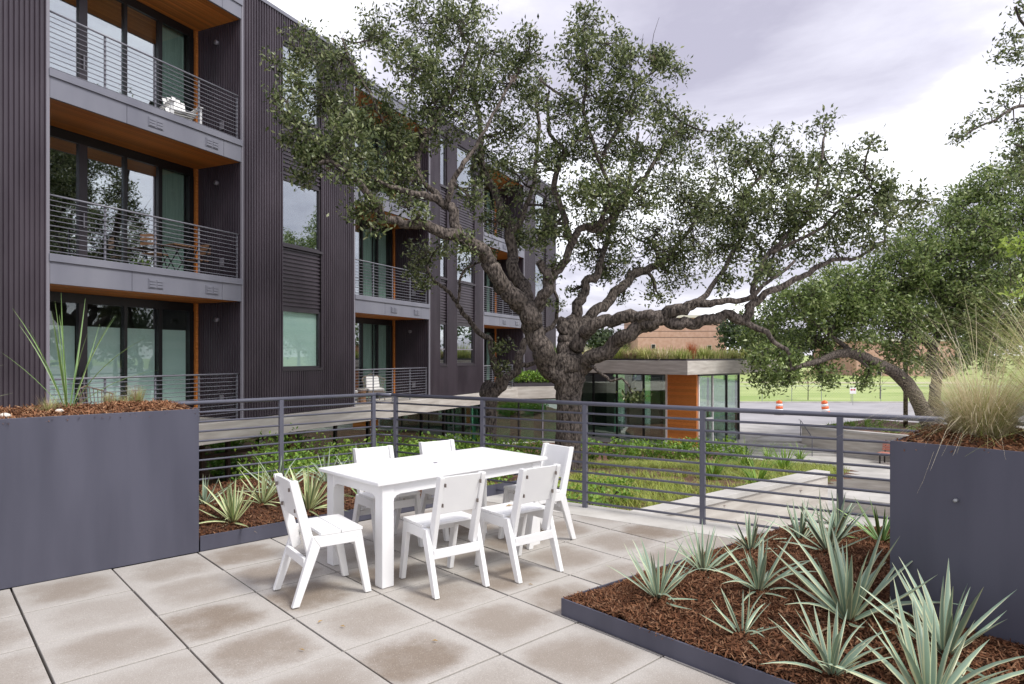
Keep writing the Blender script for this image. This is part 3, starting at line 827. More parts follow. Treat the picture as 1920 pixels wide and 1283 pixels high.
for bi, (a, b_) in enumerate(BAYS):
    W = b_ - a
    for lev in range(3):
        zf, zs = LEV[lev], SOF[lev]
        # slab + fascia above this balcony
        zt = LEV[lev + 1] if lev < 2 else 10.02
        MB().box(a + .03, b_ - .03, .03, RD + 5, zs + .03, zt - .002).build('floor_slab', M_int, apt)
        cuts = [0, .335, .88, 1.0] if lev == 1 else [0, .36, .87, 1.0]
        for q in range(3):
            c0, c1 = a + .03 + (W - .06) * cuts[q], a + .03 + (W - .06) * cuts[q + 1]
            fp = MB().box(c0 + .005, c1 - .005, -.03, .025, zs, zt - .13).build('fascia_panel', M_fascia, apt)
            if q == 1 and lev < 2:
                for vx in (.48, .80):
                    X0 = a + W * vx
                    vent = MB().box(X0 - .17, X0 + .17, -.045, -.031, zs + .1, zs + .29).build('vent', M_fascia, apt)
                    for sx in (-.083, .083):
                        for kk in range(3):
                            MB().box(X0 + sx - .068, X0 + sx + .068, -.056, -.0455, zs + .117 + kk * .057, zs + .158 + kk * .057).build('vent_slat', M_fascia, vent)
        MB().box(a + .012, b_ - .012, -.06, .03, zt - .128, zt + .012).build('flashing', M_fascia, apt, bevel=.006)
        # wooden soffit, board by board
        nb = 15
        soff = MB().box(a + .03, b_ - .03, .03, RD + .02, zs + .018, zs + .028).build('soffit', M_wood, apt)
        if PL is None:
            PL = MB().box(0, 1, 0, .099, 0, .014).build('plank', M_wood, soff).data
            bpy.data.objects.remove([o for o in bpy.data.objects if o.data == PL][0])
        for k in range(nb):
            o = obj('plank', PL, soff, (a + .03, .028 + k * .1, zs + .002)); o.scale = (W - .06, .965, 1)
        # glazed wall
        gw = MB().box(a + .01, b_ - .13, RD, RD + .11, zs - .20, zs - .001).build('glazed_wall', M_frame, apt)
        for (s0, s1) in ((-4.36, -4.28), (-2.89, -2.72), (-1.91, -1.84), (-1.07, -.98), (-.24, -.125)):
            MB().box(b_ + s0, b_ + s1, RD - .01, RD + .1, zf, zs - .2005).build('mullion', M_frame if s1 - s0 < .15 else M_metal2, gw)
        MB().box(b_ - .095, b_ - .03, RD - .05, RD + .06, zf, zs - .002).build('cedar_post', M_wood, gw)
        for (s0, s1) in ((-4.28, -2.89), (-2.72, -1.91), (-1.84, -1.07), (-.98, -.24)):
            cur = s0 > -1 or (bi > 0 and s0 > -2) or (bi == 0 and lev == 0)
            MB().box(b_ + s0, b_ + s1, RD + .04, RD + .05, zf + .05, zs - .2005).build('glass_pane', GL_clr if cur else GL_bld, gw)
            MB().box(b_ + s0, b_ + s1, RD, RD + .09, zf, zf + .049).build('bottom_frame', M_frame, gw)
            if bi == 0 and lev == 0:
                MB().box(b_ + s0 + .015, b_ + s1 - .015, RD + .115, RD + .125, zf + .03, 2.22).build('roller_shade', M_shade, gw)
            elif s0 > -1 or (bi > 0 and s0 > -2):
                m_ = MB(); n = 26; vs = []
                for t in range(n + 1):
                    xx = b_ + s0 + (s1 - s0) * t / n; yy = RD + .20 + .05 * (t % 2)
                    vs += [(xx, yy, zf + .03), (xx, yy, zs - .12)]
                m_.add(vs, [(2 * t, 2 * t + 2, 2 * t + 3, 2 * t + 1) for t in range(n)])
                m_.build('curtain', M_curt, gw, smooth=True)
        MB().box(b_ - 2.83, b_ - 2.805, RD - .06, RD - .035, zf + .85, zf + 1.15).build('door_handle', M_trim, gw)
        # room behind the glass
        MB().box(a + .01, b_ - .01, 5.2, 5.3, zf, zs).build('room_wall', M_int, apt)
        # wall lamp and outlet on the right-hand return wall
        lamp = MB().tube([(b_ - .02, .75, zs - .42), (b_ - .10, .75, zs - .42)], [.05, .06], 12).build('wall_lamp', M_trim, apt, smooth=True)
        MB().box(b_ - .045, b_ - .021, .55, .67, zf + .36, zf + .55).build('outlet_cover', M_trim, apt)
        # railing
        rr_ = MB().tube([(a + .04, .06, zf + 1.07), (b_ - .05, .06, zf + 1.07)], [.019, .019], 8).build('balcony_railing', M_railb, apt, smooth=True)
        nbar = 11
        for k in range(nbar):
            z = zf + .07 + k * (1.0 / nbar)
            MB().tube([(a + .045, .06, z), (b_ - .055, .06, z)], [.008, .008], 6, caps=False).build('rail_bar', M_railb, rr_, smooth=True)
        for k in range(5):
            X0 = b_ - .06 - k * (W - .1) / 4
            MB().box(X0 - .019, X0 + .019, .075, .095, zf, zf + 1.06).build('post', M_railb, rr_)
# ground-floor slab edge in raw concrete, lower storey below it
MB().box(-9.5, 21.0, -.16, 6.4, -.36, .098).build('concrete_slab', M_conc, apt, bevel=.008)
MB().box(-9.5, 21.0, 5.0, 6.3, -2.7, -.361).build('lower_wall', M_int, apt)
LY_ = 1.5
for (s0, s1, mt, nm) in ((-6.0, -1.35, M_wood, 'cedar_panel'), (3.2, 3.45, M_furn, 'wood_pier')):
    MB().box(s0, s1, LY_, LY_ + .12, -2.7, -.362).build(nm, mt, apt)
low = MB().box(-1.349, 16.0, LY_ + .02, LY_ + .1, -.50, -.3615).build('lower_glazing', M_frame, apt)
for s in (-1.25, .15, .95, 2.1, 3.5, 5.2, 6.9, 8.6, 10.3, 12.0, 13.7, 15.4):
    MB().box(s, s + .09, LY_, LY_ + .1, -2.7, -.5005).build('mullion', M_pole if s < 3 else M_frame, low)
prev = -1.16
for s in (.15, .95, 2.1, 3.5, 5.2, 6.9, 8.6, 10.3, 12.0, 13.7, 15.4):
    if not (3.1 < prev < 3.3): MB().box(prev, s, LY_ + .05, LY_ + .06, -2.65, -.5005).build('glass_pane', GL_low, low)
    prev = s + .09
MB().box(.25, 2.1, LY_ - .01, LY_ + .09, -.98, -.90).build('door_head', M_pole, low)
sg_ = MB().box(2.0, 2.12, LY_ - .03, LY_ - .012, -.83, -.71).build('number_plate', M_stripe, low)
fc = bpy.data.curves.new('plate_text', 'FONT'); fc.body = '100'; fc.size = .06; fc.align_x = 'CENTER'; fc.align_y = 'CENTER'; fc.materials.append(M_frame)
tmp = bpy.data.objects.new('plate_text', fc); COL.objects.link(tmp)
bpy.context.view_layer.update()
me = bpy.data.meshes.new_from_object(tmp.evaluated_get(bpy.context.evaluated_depsgraph_get()))
bpy.data.objects.remove(tmp)
obj('plate_text', me, sg_, (2.06, LY_ - .0325, -.77), 0, (math.radians(90), 0, 0))

# ------------------------------------------------------------------ things on the balconies
def apt_pt(s, y, z): return BO + Vector((BU.x * s - BU.y * y, BU.y * s + BU.x * y, z))
def slat_chair(label, p, rz, mat, h=.95, w=.6, fan=True, name='balcony_chair'):
    c = thing(name, label, 'chair', p, rz)
    n = 5 if fan else 3
    for k in range(n):
        t = (k - (n - 1) / 2) / n
        top = h - (.12 * abs(t) * 2 if fan else 0)
        m = MB(); y = t * w * .85
        m.bar((-.12, y * .8, .32), (-.40, y, top), .03 if not fan else .085, .018, up=(1, 0, 0)); m.build('back_slat', mat, c)
    for k in range(5):
        MB().box(-.16 + k * .115, -.16 + k * .115 + .1, -w / 2 + .05, w / 2 - .05, .34 + k * .01, .36 + k * .01).build('seat_slat', mat, c)
    for s in (-1, 1):
        MB().box(-.25, .45, s * w / 2 - .05, s * w / 2 + .05, .555, .575).build('arm', mat, c)
        MB().box(.36, .40, s * w / 2 - .04, s * w / 2 + .04, 0, .554).build('leg', mat, c)
        MB().box(-.25, -.21, s * w / 2 - .04, s * w / 2 + .04, 0, .554).build('leg', mat, c)
    return c
slat_chair('white slatted garden chair on the top left balcony', apt_pt(-1.0, .85, LEV[2]), BANG - 1.9, M_white)
def bistro(label, p, rz):
    c = thing('folding_chair', label, 'chair', p, rz)
    for z in (.62, .72, .80): MB().box(-.22, -.2, -.19, .19, z, z + .06).build('back_slat', M_furn, c)
    for k in range(5): MB().box(-.17 + k * .075, -.11 + k * .075, -.19, .19, .44, .455).build('seat_slat', M_furn, c)
    for s in (-1, 1):
        MB().bar((.2, s * .2, 0), (-.23, s * .2, .88), .025, .012, up=(0, 1, 0)).build('leg', M_frame, c)
        MB().bar((-.2, s * .175, 0), (.18, s * .175, .435), .025, .012, up=(0, 1, 0)).build('leg', M_frame, c)
bistro('folding slat chair on the middle left balcony, nearer the glass door', apt_pt(-1.55, .95, LEV[1]), BANG + .3)
bistro('folding slat chair on the middle left balcony, nearer the side wall', apt_pt(-.45, .95, LEV[1]), BANG + math.pi)
t = thing('bistro_table', 'small folding table between chairs on the middle left balcony', 'table', apt_pt(-1.0, .95, LEV[1]), BANG)
for k in range(6): MB().box(-.27 + k * .09, -.19 + k * .09, -.27, .27, .70, .717).build('top_slat', M_furn, t)
for s in (-1, 1):
    MB().bar((-.22, s * .2, 0), (.22, s * .2, .699), .025, .012, up=(0, 1, 0)).build('leg', M_frame, t)
    MB().bar((.22, s * .18, 0), (-.22, s * .18, .699), .025, .012, up=(0, 1, 0)).build('leg', M_frame, t)
tuft('potted_plant', 'small green potted plant on the middle left balcony', 'plant', apt_pt(-1.95, .8, LEV[1]),
     [('leaves', M_shrub, (160, .06, .42, .5, .008, .6, 77))])
MB().tube([(0, 0, 0), (0, 0, .2)], [.1, .13], 12).build('pot', M_frame, [o for o in bpy.data.objects if o.name.startswith('potted_plant')][0], smooth=True)
def wicker(label, p, rz, cush=True):
    c = thing('wicker_armchair', label, 'chair', p, rz)
    n = 14; m = MB()
    for k in range(n + 1):
        a = math.radians(100 + 160 * k / n)
        x, y = .30 * math.cos(a), .36 * math.sin(a)
        m.tube([(x * .8, y * .8, .30), (x, y, .62), (x * 1.15, y * 1.1, .88 - .18 * abs(k / n - .5) * 2)], [.008] * 3, 5)
    m.build('back_weave', M_wick, c)
    MB().tube([(.30 * math.cos(math.radians(100 + 16 * k)) * 1.15, .36 * math.sin(math.radians(100 + 16 * k)) * 1.1, .88 - .036 * abs(k - 5)) for k in range(11)], [.016] * 11, 8).build('top_rim', M_wick, c, smooth=True)
    MB().prism([(-.28, -.3), (.3, -.3), (.3, .3), (-.28, .3)], .28, .34).build('seat', M_wick, c)
    for sx in (-.25, .27):
        for sy in (-.26, .26): MB().tube([(sx * 1.05, sy * 1.05, 0), (sx, sy, .28)], [.012, .014], 8).build('leg', M_wick, c)
    if cush:
        MB().box(-.22, .29, -.27, .27, .341, .43).build('seat_cushion', M_cush, c, bevel=.035)
        MB().hexa([(-.20, -.24, .435), (-.10, -.24, .435), (-.10, .24, .435), (-.20, .24, .435), (-.30, -.22, .80), (-.2, -.22, .80), (-.2, .22, .80), (-.3, .22, .80)]).build('back_cushion', M_cush, c, bevel=.04)
wicker('wicker armchair with white cushions beside the left pier of the ground balcony', apt_pt(4.75, .75, LEV[0]), BANG - .1)
wicker('round backed wicker armchair with white cushions in the middle of the ground balcony', apt_pt(6.35, .85, LEV[0]), BANG - 2.2)
wicker('grey wicker armchair half hidden behind the tall left planter', apt_pt(-2.9, .8, LEV[0]), BANG - 1.4, False)
t = thing('stump_table', 'small wooden stump table between the wicker armchairs', 'table', apt_pt(5.5, .7, LEV[0]))
MB().tube([(0, 0, 0), (0, 0, .2), (0, 0, .42)], [.15, .13, .15], 14, wob=.06).build('stump', M_furn, t)
MB().tube([(0, 0, .4205), (0, 0, .44)], [.16, .16], 16).build('table_top', M_conct, t)

# ------------------------------------------------------------------ ground around: garden bank, courtyard, street, lawn
def gz(x, y):
    z = np.interp(y, [6, 9, 12, 15, 20, 26, 30], [-.5, -.55, -.75, -1.0, -1.75, -2.42, -2.45])
    if x < -2.2: z = max(z - .30 * (-2.2 - x), -2.6)
    return float(z) + .03 * math.sin(x * 1.7) * math.sin(y * 1.3)
WL0, WL1 = G(1232, 958.5, -.45), G(1552, 884, -.45)
WD = (WL1 - WL0).to_2d().normalized()
def garden_in(x, y):
    if (Vector((x, y)) - RR_A).dot(RR_N) > -.12 and (Vector((x, y)) - RL_A).dot(RL_N) > -.12: return False
    if y < 3: return False
    v = Vector((x, y)) - WL1.to_2d()
    wn_ = Vector((WD.y, -WD.x))
    if y < WL1.y + .3: return (Vector((x, y)) - WL0.to_2d()).dot(wn_) < .05
    return x < np.interp(y, [11, 14, 19, 22, 26, 31], [5.5, 7.6, 9.0, 9.3, 9.0, 8.5])
xs = np.arange(-14, 10, .35); ys = np.arange(3, 31, .35)
idx, vs, fs = {}, [], []
for a_, x in enumerate(xs):
    for c_, y in enumerate(ys):
        if garden_in(x, y): idx[(a_, c_)] = len(vs); vs.append((x, y, gz(x, y)))
for (a_, c_) in idx:
    q = [(a_, c_), (a_ + 1, c_), (a_ + 1, c_ + 1), (a_, c_ + 1)]
    if all(t in idx for t in q): fs.append([idx[t] for t in q])
struct(np_mesh('garden_bank', vs, fs, M_earth, smooth=True))
# courtyard, street, lawn
b = MB(); b.add([(-40, -20, -2.95), (60, -20, -2.95), (60, 37, -2.95), (-40, 37, -2.95)], [(0, 1, 2, 3)]); struct(b.build('courtyard', M_concl))
def lawn_z(y): return float(np.interp(y, [36, 62, 75, 120, 400, 900], [-2.75, -2.75, -2.6, -1.7, 1.0, 2.0]))
b = MB()
yy = [36.8, 62, 66, 75, 95, 120, 200, 400, 900]
vs = [(x, y, lawn_z(y) + (.004 if y < 63 else 0)) for y in yy for x in (-400, -100, 0, 60, 150, 700)]
fs = [(r * 6 + c, r * 6 + c + 1, r * 6 + 6 + c + 1, r * 6 + 6 + c) for r in range(len(yy) - 1) for c in range(5)]
b.add(vs, fs); struct(b.build('lawn', M_lawn, smooth=True))
b = MB(); b.add([(-200, 39.5, -2.735), (300, 39.5, -2.735), (300, 60.5, -2.735), (-200, 60.5, -2.735)], [(0, 1, 2, 3)]); struct(b.build('street', M_asph))
b = MB(); b.box(-200, 300, 60.5, 60.75, -2.9, -2.62); struct(b.build('street_kerb', M_concl))
b = MB(); b.box(-200, 300, 34.6, 39.5, -3.3, -2.50); struct(b.build('pavement', M_concl))

b = MB(); b.add([(30, 93, lawn_z(93) + .03), (64, 90, lawn_z(90) + .03), (64, 95, lawn_z(95) + .03), (30, 96, lawn_z(96) + .03)], [(0, 1, 2, 3)]); struct(b.build('path', material('bare earth track', (.50, .44, .33), (.36, .42, .18), rough=.95, scale=.5, detail=8)))
# retaining wall of the garden, beside the lower path
rw = thing('retaining_wall', 'pale concrete wall holding the sloping garden beyond the railing', 'wall', (WL0.x, WL0.y, 0), math.atan2(WD.y, WD.x))
LWL = (WL1 - WL0).length
MB().box(-1.6, LWL, -.0, .22, -3.3, -.53).build('wall', M_conc, rw)
MB().box(-1.6, LWL + .03, -.03, .25, -.529, -.45).build('coping', M_concl, rw, bevel=.006)
# wall with the bench, and the bed behind it
W2A = Vector((13.8, 31.3)); W2D = Vector((.62, -.785)).normalized()
w2 = thing('garden_wall', 'board marked concrete wall behind the bench', 'wall', (W2A.x, W2A.y, 0), math.atan2(W2D.y, W2D.x))
MB().box(0, 17, 0, .25, -2.96, -1.86).build('wall', M_conc, w2)
MB().box(-.02, 17, -.03, .30, -1.859, -1.76).build('coping', M_concl, w2)
b = MB(); b.box(.05, 17, .31, 7, -3.2, -1.83); o = b.build('planting_bed', M_earth, loc=(W2A.x, W2A.y, 0), rot=(0, 0, math.atan2(W2D.y, W2D.x))); struct(o)
# steps up to the street
st = thing('concrete_steps', 'broad pale concrete steps between pavilion and garden wall', 'steps', (10.4, 30.6, -2.95), math.radians(-12))
for k in range(5):
    MB().box(-.6, 4.6, (.42 * k), 4.6, .09 * k, .09 * (k + 1) - .0005).build('step', M_concl, st, bevel=.01)
for X0 in (.1, 3.3):
    hr = MB().tube([(X0, -.2, .85), (X0, 2.2, 1.4), (X0, 2.6, 1.4)], [.02] * 3, 8).build('handrail', M_rail, st, smooth=True)
    for yy_, z0, z1 in ((-.15, 0, .86), (2.2, .55, 1.39)): MB().tube([(X0, yy_, z0), (X0, yy_, z1)], [.017, .017], 8).build('handrail_post', M_rail, hr)
# low seat slabs on the courtyard
for k, (x0, x1, y0, y1, l) in enumerate(((9.6, 14.2, 17.5, 19.0, 'broad low concrete slab in the courtyard, nearest the railing'), (10.5, 15.5, 21.4, 22.4, 'long low concrete seat further back in the courtyard'))):
    sb = thing('concrete_slab_seat', l, 'slab', ((x0 + x1) / 2, (y0 + y1) / 2, -2.95), -.62)
    MB().box(-(x1 - x0) / 2, (x1 - x0) / 2, -(y1 - y0) / 2, (y1 - y0) / 2, 0, .38).build('base', M_conc, sb)
    MB().box(-(x1 - x0) / 2 - .04, (x1 - x0) / 2 + .04, -(y1 - y0) / 2 - .04, (y1 - y0) / 2 + .04, .3805, .46).build('top', M_concl, sb, bevel=.01)
# bench
bp_ = W2A + W2D * 4.55 - Vector((-W2D.y, W2D.x)) * .45
bn = thing('park_bench', 'red slatted bench against the board marked wall', 'bench', (bp_.x, bp_.y, -2.95), math.atan2(W2D.y, W2D.x))
for k in range(4): MB().box(-.8, .8, -.02 - .12 * k, .08 - .12 * k, .43, .46).build('seat_slat', M_bench, bn)
for k in range(4): MB().box(-.8, .8, .12 + .02 * k, .145 + .02 * k, .52 + .105 * k, .605 + .105 * k).build('back_slat', M_bench, bn)
for s in (-.7, .7):
    MB().bar((s, .1, .0), (s, .1, .42), .05, .05).build('leg', M_frame, bn); MB().bar((s, -.36, 0), (s, -.36, .42), .05, .05).build('leg', M_frame, bn)
    MB().bar((s, .155, .44), (s, .235, .95), .04, .03, up=(1, 0, 0)).build('back_support', M_frame, bn)

# ------------------------------------------------------------------ pavilion with planted roof
PO = Vector((7.32, 27.4, 0)); PA = math.atan2(.714, .70)
pav = thing('glass_pavilion', 'single storey glass pavilion with concrete roof band and orange cedar wall', 'building', PO, PA)
FZ = -2.42
MB().box(0, 9.2, 0, 13, .80, 1.39).build('roof_slab', M_conc, pav, bevel=.01)
MB().box(.12, 9.08, .12, 12.9, 1.391, 1.47).build('roof_edge', M_metal2, pav)
MB().box(.9, 9.0, .2, 13, FZ - .9, FZ).build('floor', M_concl, pav)
sid = MB().box(1.51, 1.62, .42, 1.83, FZ, .799).build('cedar_wall', M_woodv, pav)
for k in range(24):
    z = FZ + .002 + k * .1338
    MB().box(1.482, 1.5095, .40, 1.85, z, z + .126).build('cedar_board', M_wood, sid)
lg = MB().box(1.46, 1.60, 1.852, 1.94, FZ, .799).build('white_post', M_stripe, pav)
gl = MB().box(1.50, 1.60, 1.941, 12.5, .70, .799).build('left_glazing', M_frame, pav)
ed = [1.95, 3.15, 4.66, 6.07, 7.5, 9.0, 10.5, 12.0]
for k, t in enumerate(ed[1:]): MB().box(1.5, 1.6, t - .035, t + .035, FZ, .6995).build('mullion', M_frame, gl)
for k in range(len(ed) - 1): MB().box(1.545, 1.555, ed[k] + .036, ed[k + 1] - .036, FZ, .6995).build('glass_pane', GL_pav, gl)
gr = MB().box(1.62, 5.6, .36, .46, .70, .799).build('right_glazing', M_frame, pav)
for t, mt in ((1.66, M_stripe), (2.93, M_stripe), (4.29, M_frame), (5.55, M_frame)): MB().box(t - .035, t + .035, .36, .46, FZ, .6995).build('mullion', mt, gr)
for x0, x1 in ((1.70, 2.89), (2.97, 4.25), (4.33, 5.51)): MB().box(x0, x1, .405, .415, FZ, .6995).build('glass_pane', GL_pav, gr)
MB().box(1.70, 2.89, .37, .45, -1.25, -1.17).build('door_rail', M_stripe, gr)
ge_ = MB().box(5.55, 5.65, .47, 12.5, .70, .799).build('far_glazing', M_frame, pav)
for k in range(9):
    t = .55 + k * 1.48
    MB().box(5.55, 5.65, t - .04, t + .04, FZ, .6995).build('mullion', M_frame, ge_)
for k in range(8): MB().box(5.595, 5.605, .59 + k * 1.48, .55 + (k + 1) * 1.48 - .041, FZ, .6995).build('glass_pane', GL_pav, ge_)
MB().box(3.4, 3.7, 4.5, 4.8, FZ, .799).build('column', M_concl, pav); MB().box(3.4, 3.7, 8.5, 8.8, FZ, .799).build('column', M_concl, pav)
MB().box(2.6, 3.6, 2.6, 2.75, FZ, .799).build('inner_wall', M_pale, pav)
for y_, w_ in ((3.0, .35), (3.75, .5), (5.1, .45), (6.3, .7), (8.0, .6)):
    MB().box(3.9, 3.95, y_, y_ + w_, FZ, .5).build('pale_screen', M_pale, pav)
MB().box(4.4, 4.5, 2.8, 4.6, FZ, .799).build('inner_wall', M_int, pav); MB().box(4.4, 4.5, 5.6, 6.2, FZ, .799).build('inner_wall', M_int, pav); MB().box(4.4, 4.5, 7.0, 9.5, FZ, .799).build('inner_wall', M_int, pav)
MB().box(1.7, 2.0, 4.0, 12.0, FZ, FZ + .45).build('window_bench', M_pale, pav)
V, Fc = [], []
rr_ = np.random.default_rng(5)
def meadow(name, label, n, area, z, h, mat, parent_tf=None, w=.012, root=None):
    V, Fc = [], []
    o = 0
    for k in range(n):
        x, y = rr_.uniform(area[0], area[1]), rr_.uniform(area[2], area[3])
        cl = .5 + .5 * math.sin(x * 1.9 + 1) * math.sin(y * 1.4)
        hh = h * rr_.uniform(.3, 1.0) * (.35 + .8 * cl)
        a = rr_.uniform(0, 6.28); tl = rr_.normal(0, .3)
        s = np.array((math.cos(a), math.sin(a), 0)) * w
        p = np.array((x, y, z)); q = p + np.array((math.sin(tl) * hh, rr_.normal(0, .25) * hh, hh))
        V += [p - s, p + s, q + s * .35, q - s * .35]; Fc.append((o, o + 1, o + 2, o + 3)); o += 4
    return np_mesh(name, V, Fc, mat, root)
g_ = meadow('roof_meadow', '', 9000, (.2, 9.0, .2, 12.8), 1.46, .55, M_roofg, root=pav, w=.018); g_['kind'] = 'stuff'
V, Fc = blades(240, .12, .75, .22, .012, .1, 8); o = np_mesh('red_grass', V, Fc, M_rust, pav); o.location = (1.35, .55, 1.46)

for k, (x_, y_, h_, w_, mt) in enumerate(((.7, .6, .5, .5, M_blade), (2.6, .6, .75, .5, M_blade), (3.6, .9, .45, .6, M_roofg), (4.9, .5, .5, .5, M_blade), (6.4, .7, .6, .6, M_roofg), (.6, 2.4, .7, .6, M_roofg), (.7, 4.0, .95, .6, M_blade), (.5, 5.4, .6, .6, M_straw), (.8, 6.6, .7, .7, M_roofg), (.5, 3.2, .5, .5, M_dry), (.6, 7.8, .8, .7, M_shrub), (.6, 1.5, .55, .5, M_straw))):
    V, Fc = blades(260, w_ * .5, h_, .4, .016, .5, 600 + k, segs=2); o = np_mesh('roof_plant', V, Fc, mt, pav); o.location = (x_, y_, 1.46)

# link wing between apartment block and pavilion
lk0, lk1 = Vector((-.75, 29.6)), Vector((2.75, 30.6)); lkd = (lk1 - lk0).normalized()
lw = thing('link_wing', 'low concrete roofed wing joining the apartment block to the pavilion', 'building', (lk0.x, lk0.y, 0), math.atan2(lkd.y, lkd.x))
LL = (lk1 - lk0).length
MB().box(0, LL, 0, 5, -.36, .19).build('roof_slab', M_conc, lw, bevel=.01)
MB().box(0, LL, 4.4, 4.6, -2.6, -.361).build('back_wall', M_int, lw)
MB().box(0, LL, .4, 4.39, -2.9, -2.42).build('floor', M_conct, lw)
g2 = MB().box(0, LL, .55, .65, -.45, -.361).build('glazing', M_frame, lw)
for k in range(4):
    t = .1 + k * 1.17
    MB().box(t - .03, t + .03, .55, .65, -2.42, -.4505).build('mullion', M_frame if k % 2 else M_trim, g2)
    if k < 3: MB().box(t + .031, t + 1.139, .595, .605, -2.42, -.4505).build('glass_pane', GL_low, g2)
for k in (0, 1, 2): MB().box(k * 1.17 + .3, k * 1.17 + .95, .9, .92, -2.41, -.7).build('light_panel', M_shade, lw)
bx_ = thing('roof_planter', 'long dark planter with bright shrubs on the low wing roof', 'planter', tuple(lk0 + lkd * .9) + (.19,), math.atan2(lkd.y, lkd.x))
MB().box(0, 2.1, .1, .8, 0, .16).build('trough', M_metal2, bx_)
MB().box(2.2, 2.45, 0, .9, 0, .85).build('end_pier', M_concl, bx_)

# ------------------------------------------------------------------ foliage helpers
def leaf_cloud(centers, n, size, r, squash=.85, asp=.42):
    """n leaves in tufts around each tuft centre; returns verts, faces"""
    C = np.repeat(np.asarray(centers), n, axis=0)
    m = len(C)
    d = r.normal(size=(m, 3)); d /= np.linalg.norm(d, axis=1)[:, None]
    return C, d
def make_leaves(pos, size, r, asp=.42, up=.25):
    m = len(pos)
    d = r.normal(size=(m, 3)); d[:, 2] += up; d /= np.linalg.norm(d, axis=1)[:, None]
    e = r.normal(size=(m, 3)); s = np.cross(d, e); s /= np.linalg.norm(s, axis=1)[:, None]
    L = (size * r.uniform(.65, 1.25, m))[:, None]
    n_ = np.cross(d, s)
    a = pos; tip = pos + d * L
    mid = pos + d * L * .5
    l = mid + s * L * asp * .5 + n_ * L * .08; q = mid - s * L * asp * .5 + n_ * L * .08
    V = np.stack([a, l, tip, q], 1).reshape(-1, 3)
    Fc = np.arange(m * 4).reshape(-1, 4)
    return V, Fc
def shrub(name, label, cat, p, rx, ry, h, n, size, mat, seed, group=None, stems=6):
    r = np.random.default_rng(seed)
    root = thing(name, label, cat, p, 0, group)
    u = r.normal(size=(n, 3)); u /= np.linalg.norm(u, axis=1)[:, None]
    rad = r.uniform(.45, 1.0, n)[:, None] ** .6
    pos = u * rad * np.array((rx, ry, h * .5)); pos[:, 2] += h * .52
    pos *= (1 + .18 * np.sin(pos[:, :1] * 9 + seed) * np.cos(pos[:, 1:2] * 8))
    V, Fc = make_leaves(pos, size, r, .5)
    np_mesh('foliage', V, Fc, mat, root)
    m = MB()
    for k in range(stems):
        a = r.uniform(0, 6.28); m.tube([(0, 0, -.05), (math.cos(a) * rx * .5, math.sin(a) * ry * .5, h * .6)], [.012, .005], 5)
    m.build('stems', M_twig, root)
    return root
def smooth_path(pts, k=5):
    """Catmull-Rom through (Vector, radius)"""
    out, rad = [], []
    n = len(pts)
    for i in range(n - 1):
        p0, p1, p2, p3 = pts[max(i - 1, 0)], pts[i], pts[i + 1], pts[min(i + 2, n - 1)]
        for q in range(k):
            t = q / k
            v = .5 * ((2 * p1[0]) + (p2[0] - p0[0]) * t + (2 * p0[0] - 5 * p1[0] + 4 * p2[0] - p3[0]) * t * t + (3 * p1[0] - p0[0] - 3 * p2[0] + p3[0]) * t ** 3)
            out.append(v); rad.append(p1[1] + (p2[1] - p1[1]) * t)
    out.append(pts[-1][0]); rad.append(pts[-1][1])
    return out, rad
